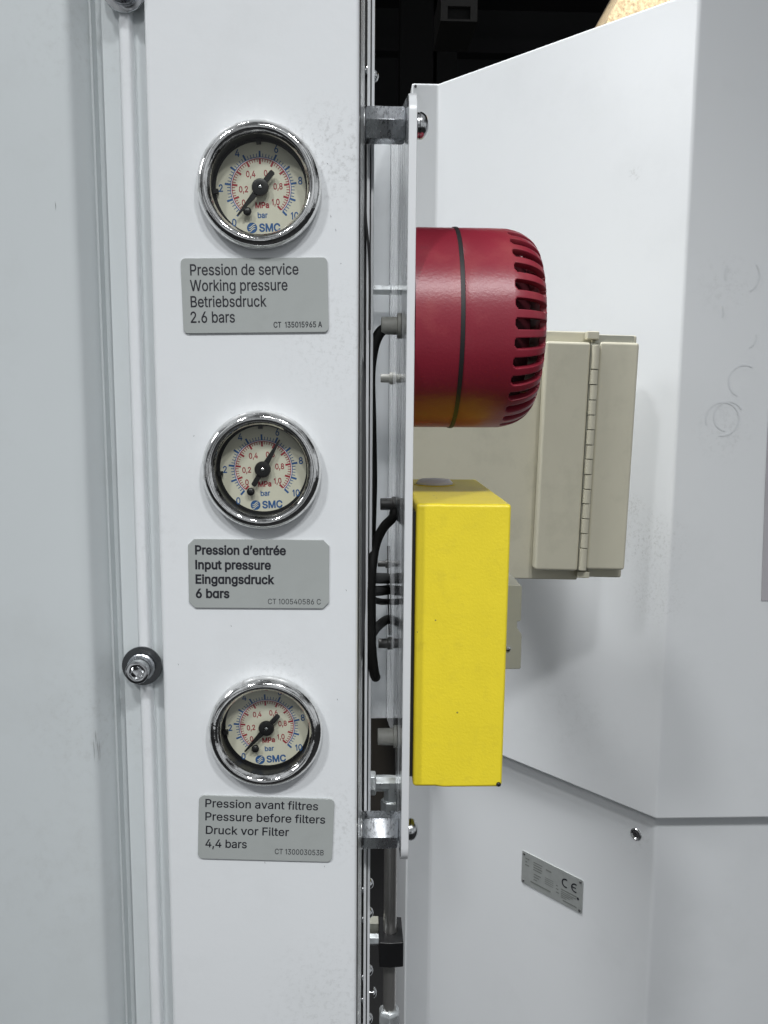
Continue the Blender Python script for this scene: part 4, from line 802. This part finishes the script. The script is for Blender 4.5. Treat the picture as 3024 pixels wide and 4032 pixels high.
# latch rim at the top right
a = P(2335, 1325, YB+.004); c = P(2488, 1330, YB+.004)
bm = bmesh.new(); zt3 = P(2400, 1312, YB+.006).z
add_box(bm, a.x-bo.x, c.x-bo.x, .004, .0118, zt3-bo.z-.0075, zt3-bo.z-.0012); obj('latch_rim', bm, BEIGED, be, bevel=.0006)
bm = bmesh.new(); q = P(2325, 1318, YB+.004)-bo; add_box(bm, q.x-.0045, q.x+.0045, .002, .011, q.z-.0035, q.z+.0025); obj('hinge_cap', bm, BEIGE, be, bevel=.001, bseg=3)
bm = bmesh.new(); q = P(2308, 2262, YB+.004)-bo; add_box(bm, q.x-.005, q.x+.0045, .004, .011, q.z-.0028, q.z+.0022); obj('hinge_foot', bm, BEIGE, be, bevel=.0006)
be.rotation_euler = (0, R(1.15), 0)
# bracket that carries the enclosure on the housing
bm = bmesh.new(); a = P(1800, 1700, YB+.055); add_box(bm, a.x, a.x+.05, YB+.0525, YB+.22, a.z-.03, a.z); o = obj('wall_bracket', bm, BEIGED); tag(o, 'plain bracket behind the beige enclosure on the housing', 'bracket')

# small beige terminal clip behind the yellow box
YK = YY1+.003
sk = thing('terminal_clip', 'small notched beige clip behind the lower right edge of the yellow box', 'clip', P(2000, 2450, YK))
so_ = Vector(sk.location)
def kp(px, py): q = P(px, py, YK)-so_; return (q.x, q.z)
pts = [kp(1945, 2300), kp(2050, 2304), kp(2056, 2312), kp(2052, 2440), kp(2049, 2447), kp(2037, 2448), kp(2037, 2472), kp(2042, 2480), kp(2052, 2494), kp(2055, 2500), kp(2051, 2630), kp(2046, 2635), kp(1945, 2635)]
bm = bmesh.new(); add_poly(bm, [(x, 0, z) for x, z in pts], (0, .045, 0)); obj('body', bm, BEIGED, sk, bevel=.0006)
q = kp(2000, 2553); bm = bmesh.new(); add_lathe(bm, [(.0016, 0), (.0014, .0012), (0, .0016)], (q[0], 0, q[1]), (0, -1, 0), 16); obj('screw', bm, STEEL, sk, smooth=50)

# ================================================================== PRESSURE GAUGES
def gauge_parts(root, needle_deg, rot):
    mm = .001
    def part(name, bm, m, parent=root, **k): return obj(name, bm, m, parent, **k)
    # case and bezel
    bm = bmesh.new()
    pr = [(22.4, .05), (22.9, .4), (23.2, 1.2), (23.2, 3.2), (22.8, 4.4), (22.0, 5.5), (21.1, 6.2), (20.2, 6.5), (19.5, 6.35), (18.9, 5.8), (18.4, 4.9), (18.05, 4.5), (17.9, 4.2)]
    add_lathe(bm, [(r*mm, h*mm) for r, h in pr], (0, 0, 0), (0, 0, 1), 96, cap0=False, cap1=False); part('bezel', bm, CHROME, smooth=50)
    bm = bmesh.new(); add_lathe(bm, [(17.9*mm, 4.2*mm), (18.2*mm, -3.2*mm), (15.0*mm, -3.2*mm)], (0, 0, 0), (0, 0, 1), 72, cap0=False, cap1=False)
    for a in (90, 183):
        add_box(bm, -.8*mm, .8*mm, 15.9*mm, 17.95*mm, -3.0*mm, -1.2*mm, Matrix.Rotation(R(a-90), 4, 'Z'))
    part('inner_ring', bm, BLACKG, smooth=30)
    bm = bmesh.new(); add_lathe(bm, [(17.0*mm, -3.0*mm), (0, -3.0*mm)], (0, 0, 0), (0, 0, 1), 72, cap0=False); d = part('dial', bm, DIAL)
    for p in d.data.polygons:
        pass
    z = -2.94*mm
    ang = lambda v: R(226 - 27.3*v)
    bb = bmesh.new(); br = bmesh.new(); bp = bmesh.new()
    def tick(bm, a, r0, r1, w):
        ca, sa = math.cos(a), math.sin(a)
        vs4 = [bm.verts.new((r*ca - s*sa, r*sa + s*ca, z)) for r, s in ((r0*mm, -w*mm/2), (r1*mm, -w*mm/2), (r1*mm, w*mm/2), (r0*mm, w*mm/2))]
        bm.faces.new(vs4)
    add_ring_strip(bb, 11.35*mm, 11.6*mm, ang(0), ang(10), 90, z)
    add_ring_strip(bp, 11.02*mm, 11.35*mm, ang(0), ang(10), 90, z)
    add_ring_strip(br, 10.75*mm, 11.02*mm, ang(0), ang(10), 90, z)
    for i in range(51):
        a = ang(i/5)
        if i % 5 == 0: tick(bb, a, 11.6, 13.7, .75); tick(br, a, 8.9, 10.75, .75)
        else: tick(bb, a, 11.6, 12.75, .27); tick(br, a, 9.7, 10.75, .27)
    def num(bm, s, x, y, cap, b=.035, nat=.82): add_text(bm, s, x*mm, (y-cap/2)*mm, cap*mm, None, b, z, 'C', natural=nat)
    for s, x, y in (('0', -10.7, -12.2), ('2', -15.1, .5), ('4', -8.3, 13.0), ('6', 6.4, 14.2), ('8', 15.0, 2.6), ('10', 12.4, -10.2)): num(bb, s, x, y, 2.6)
    num(bb, 'bar', .2, -9.7, 2.0, .04, .92); num(bb, 'SMC', 2.7, -14.3, 2.75, .055, .95)
    for s, x, y in (('0', -6.8, -5.0), ('0,2', -6.6, -.1), ('0,4', -3.6, 5.4), ('0,6', 3.1, 5.6), ('0,8', 6.5, .7), ('1,0', 5.4, -5.0)): num(br, s, x, y, 2.15, .035, .80)
    num(br, 'MPa', .2, -6.0, 2.05, .055, .92)
    # round logo: blue disc with three wavy cuts
    lx, ly, lr = -4.0*mm, -14.3*mm, 1.95*mm
    n = 28
    c_ = bb.verts.new((lx, ly, z)); ring = [bb.verts.new((lx+lr*math.cos(2*math.pi*i/n), ly+lr*math.sin(2*math.pi*i/n), z)) for i in range(n)]
    for i in range(n): bb.faces.new((c_, ring[i], ring[(i+1) % n]))
    bw = bmesh.new()
    for off in (-.80, -.05, .70):
        prev = None
        for i in range(13):
            t = -1 + 2*i/12
            x = t*1.35; y = off + x*.30 + .30*math.sin(t*3.0); hw_ = .20*(1-abs(t)**3)+.01
            q = (bw.verts.new((lx+x*mm, ly+(y-hw_)*mm, z+.00006)), bw.verts.new((lx+x*mm, ly+(y+hw_)*mm, z+.00006)))
            if prev: bw.faces.new((prev[0], q[0], q[1], prev[1]))
            prev = q
    for b_ in (bb, br, bp, bw): face_up(b_)
    part('bar_scale', bb, BLUE, d, recalc=False); part('megapascal_scale', br, RED, d, recalc=False); part('scale_ring', bp, PINK, d, recalc=False); part('logo_waves', bw, DIAL, d, recalc=False)
    # stop pin
    bm = bmesh.new(); add_lathe(bm, [(1.0*mm, -3.0*mm), (1.0*mm, -1.6*mm), (1.55*mm, -1.3*mm), (1.6*mm, -.8*mm), (1.2*mm, -.3*mm), (0, -.1*mm)], (-5.3*mm, -8.6*mm, 0), (0, 0, 1), 20); part('stop_pin', bm, BLACKG, smooth=50)
    # needle
    bm = bmesh.new(); zn0 = -1.0*mm
    out = [(2.6, -1.15), (6.5, -.85), (13.4, -.28), (13.6, 0), (13.4, .28), (6.5, .85), (2.6, 1.15), (-2.6, 1.0), (-7.2, 1.05), (-7.6, .6), (-7.6, -.6), (-7.2, -1.05), (-2.6, -1.0)]
    add_poly(bm, [(x*mm, y*mm, zn0) for x, y in out], (0, 0, .5*mm))
    add_lathe(bm, [(3.2*mm, zn0+.1*mm), (3.25*mm, zn0+.5*mm), (3.0*mm, zn0+1.0*mm), (2.2*mm, zn0+1.2*mm), (1.1*mm, zn0+1.2*mm), (1.0*mm, zn0+.9*mm)], (0, 0, 0), (0, 0, 1), 36)
    nd = part('needle', bm, BLACKG, smooth=35); nd.rotation_euler = (0, 0, R(needle_deg-rot))
    bm = bmesh.new(); add_lathe(bm, [(.7*mm, -2.9*mm), (.7*mm, zn0+1.15*mm), (.4*mm, zn0+1.35*mm), (0, zn0+1.35*mm)], (0, 0, 0), (0, 0, 1), 16); part('spindle', bm, STEEL, smooth=50)
    bm = bmesh.new(); add_lathe(bm, [(18.15*mm, 4.4*mm), (0, 4.4*mm)], (0, 0, 0), (0, 0, 1), 64, cap0=False); part('lens', bm, LENS)
G = [((1020, 727), 2.0, 230, 'top pressure gauge with chrome rim, needle at zero, above the working pressure label'),
     ((1030, 1852), 3.0, 60, 'middle pressure gauge with chrome rim, needle pointing just past six bar'),
     ((1045, 2883), 4.0, 228, 'bottom pressure gauge with chrome rim, needle at zero, above the filter pressure label')]
first = None
for (px, rot, nd, lab) in G:
    q = P(px[0], px[1], -.0035); loc = Vector((q.x, -.0001, q.z))
    if first is None:
        t = thing('pressure_gauge', lab, 'pressure gauge', loc, 'pressure gauges on the cabinet column')
        gauge_parts(t, nd, rot); first = t; fnd = None
    else:
        t = first.copy(); COL.objects.link(t); t['label'] = lab; t.location = loc
        for ch_ in list(first.children):
            c2 = ch_.copy(); COL.objects.link(c2); c2.parent = t
            if c2.name.startswith('needle'): c2.rotation_euler = (0, 0, R(nd-rot))
            for g_ in list(ch_.children):
                d2 = g_.copy(); COL.objects.link(d2); d2.parent = c2
    t.rotation_euler = (FRONT @ Matrix.Rotation(R(rot), 3, 'Z')).to_euler()

# ================================================================== LABEL PLATES
def label_plate(corners, rad, chamfer, lines, label):
    pts = [P(x, y, -.0008) for x, y in corners]     # tl tr br bl
    c = sum(pts, Vector())/4
    w = ((pts[1]-pts[0]).length+(pts[2]-pts[3]).length)/2; h = ((pts[3]-pts[0]).length+(pts[2]-pts[1]).length)/2
    d = (pts[1]-pts[0])+(pts[2]-pts[3]); ang = math.atan2(d.z, d.x)
    bm = bmesh.new(); add_poly(bm, [(x, y, 0) for x, y in rounded_rect(w, h, rad, 6, chamfer)], (0, 0, .0008))
    o = obj('pressure_label', bm, LABEL, bevel=.00012); tag(o, label, 'label plate', 'label plates under the gauges')
    MX = FRONT @ Matrix.Rotation(ang, 3, 'Z')
    o.matrix_world = Matrix.Translation(Vector((c.x, -.00005, c.z))) @ MX.to_4x4()
    inv = MX.inverted()
    bm = bmesh.new()
    for s, xa, xb, yb_, caps, bold, ra in lines:
        p0 = inv @ (P(xa, yb_, -.0008)-c); p1 = inv @ (P(xb, yb_, -.0008)-c); pc = inv @ (P(xa, yb_-caps, -.0008)-c)
        add_text(bm, s, p0.x, p0.y, pc.y-p0.y, p1.x-p0.x, bold, .00084, 'L', round_a=ra)
    face_up(bm); obj('lettering', bm, INK, o, recalc=False)
label_plate(((712, 1018), (1290, 1012), (1293, 1308), (721, 1312)), .0018, False, [
    ('Pression de service', 750, 1175, 1084, 43, .022, False), ('Working pressure', 750, 1132, 1146, 43, .022, False),
    ('Betriebsdruck', 752, 1049, 1209.5, 43, .022, False), ('2.6 bars', 752, 925, 1271, 43, .022, False),
    ('CT  135015965 A', 1078, 1268, 1290, 22, .03, False)], 'grey label plate reading Working pressure 2.6 bars under the top gauge')
label_plate(((740, 2122), (1296, 2127), (1295, 2396), (744, 2393)), .0024, True, [
    ('Pression d’entrée', 770, 1124, 2182, 34, .055, True), ('Input pressure', 771, 1065, 2240, 34, .055, True),
    ('Eingangsdruck', 772, 1078, 2297, 34, .055, True), ('6 bars', 773, 902, 2353, 34, .055, True),
    ('CT 100540586 C', 1055, 1263, 2378.5, 21, .004, False)], 'grey label plate reading Input pressure 6 bars under the middle gauge')
label_plate(((781, 3133), (1313, 3146), (1311, 3396), (781, 3379)), .0022, False, [
    ('Pression avant filtres', 809, 1252, 3177, 31, .022, False), ('Pressure before filters', 809, 1280, 3229, 31, .022, False),
    ('Druck vor Filter', 811, 1137, 3282.5, 31, .022, False), ('4,4 bars', 809, 971, 3335, 31, .022, False),
    ('CT 130003053B', 1082, 1274, 3362.5, 21, .01, False)], 'grey label plate reading Pressure before filters 4,4 bars under the bottom gauge')

# ================================================================== SOCKET SCREWS in the channel
def cap_screw(px, py, label):
    q = P(px, py, yc-.0036)
    t = thing('socket_cap_screw', label, 'screw', q, 'socket screws in the channel')
    bm = bmesh.new(); add_lathe(bm, [(.0081, 0), (.0082, .0003), (.0082, .0010), (.0080, .0013), (.0035, .0013)], (0, 0, 0), (0, -1, 0), 48); obj('flat_washer', bm, STEELD, t, smooth=30)
    bm = bmesh.new(); add_lathe(bm, [(.0054, .0014), (.0056, .0016), (.0056, .0028), (.0052, .0031), (.0040, .0031)], (0, 0, 0), (0, -1, 0), 40); obj('spring_washer', bm, ZINC, t, smooth=30)
    bm = bmesh.new(); seg = 48
    add_lathe(bm, [(.0047, .0032), (.0048, .0034), (.0048, .0090), (.0046, .0094), (.0039, .0096), (.0030, .0096)], (0, 0, 0), (0, -1, 0), seg, cap1=False)
    # hexagonal socket
    outer = [v for v in bm.verts if abs(v.co.y+.0096) < 1e-6 and abs(math.hypot(v.co.x, v.co.z)-.0030) < 1e-5]
    outer.sort(key=lambda v: math.atan2(v.co.z, v.co.x))
    def hexr(a, r): 
        k = (a-R(12)) % R(60); return r*math.cos(R(30))/math.cos(k-R(30))
    r1 = []; r2 = []; r3 = []
    for v in outer:
        a = math.atan2(v.co.z, v.co.x); h = hexr(a, .0028)
        r1.append(bm.verts.new((h*math.cos(a), -.0094, h*math.sin(a)))); r2.append(bm.verts.new((h*math.cos(a), -.0062, h*math.sin(a)))); r3.append(bm.verts.new((.2*h*math.cos(a), -.0054, .2*h*math.sin(a))))
    n = len(outer)
    for A_, B_ in ((outer, r1), (r1, r2), (r2, r3)):
        for i in range(n): bm.faces.new((A_[i], A_[(i+1) % n], B_[(i+1) % n], B_[i]))
    bm.faces.new(r3); obj('head', bm, STEEL, t, smooth=35)
    return t
STEELD = mat('dark_mirror_steel', (0.13, 0.135, 0.14), 0.25, 1.0, var=0.1, vscale=200)  # dark surroundings mirrored in the washer are put into this colour
cap_screw(561, 2620, 'socket head screw with washer in the channel, beside the middle label')
w2_ = cap_screw(490, -38, 'socket head screw at the very top of the channel, half out of view')
for c_ in w2_.children:
    if c_.name.startswith('flat_washer'): c_.data.materials[0] = STEEL

# hairline scratches and grubby rub marks on the cabinet faces
def scratch(px, py, dx, dy, Y=-.00012, w=.00010):
    a = P(px, py, Y); c = P(px+dx, py+dy, Y); n_ = Vector((-(c.z-a.z), 0, c.x-a.x)).normalized()*w
    m_ = (a+c)/2 + n_*1.5
    bm = bmesh.new(); v = [bm.verts.new(q) for q in (a, m_-n_, c, m_+n_)]; bm.faces.new(v); obj('scratch', bm, SCRATCH, cb, recalc=False)
SCRATCH = mat('scratch_grey', (0.16, 0.165, 0.17), 0.6)
for s_ in ((366, 2905, 6, 95), (378, 2890, 12, 110), (390, 2910, 4, 90), (374, 2870, 3, 60), (216, 790, 3, 40), (1100, 2735, 6, 14), (1325, 2750, 5, 9), (907, 2460, 4, 10), (918, 2735, 3, 8), (1040, 3392, 4, 10), (1275, 3408, 4, 8), (1360, 2320, 5, 9), (930, 560, -3, 20), (1180, 2130, 8, -6), (700, 2612, 3, 9), (1010, 2690, 4, 9), (1285, 640, 7, 10), (1300, 845, 3, 14), (1320, 900, 2, 12), (760, 1720, 8, -5), (1340, 1040, 6, -4)):
    scratch(*s_)
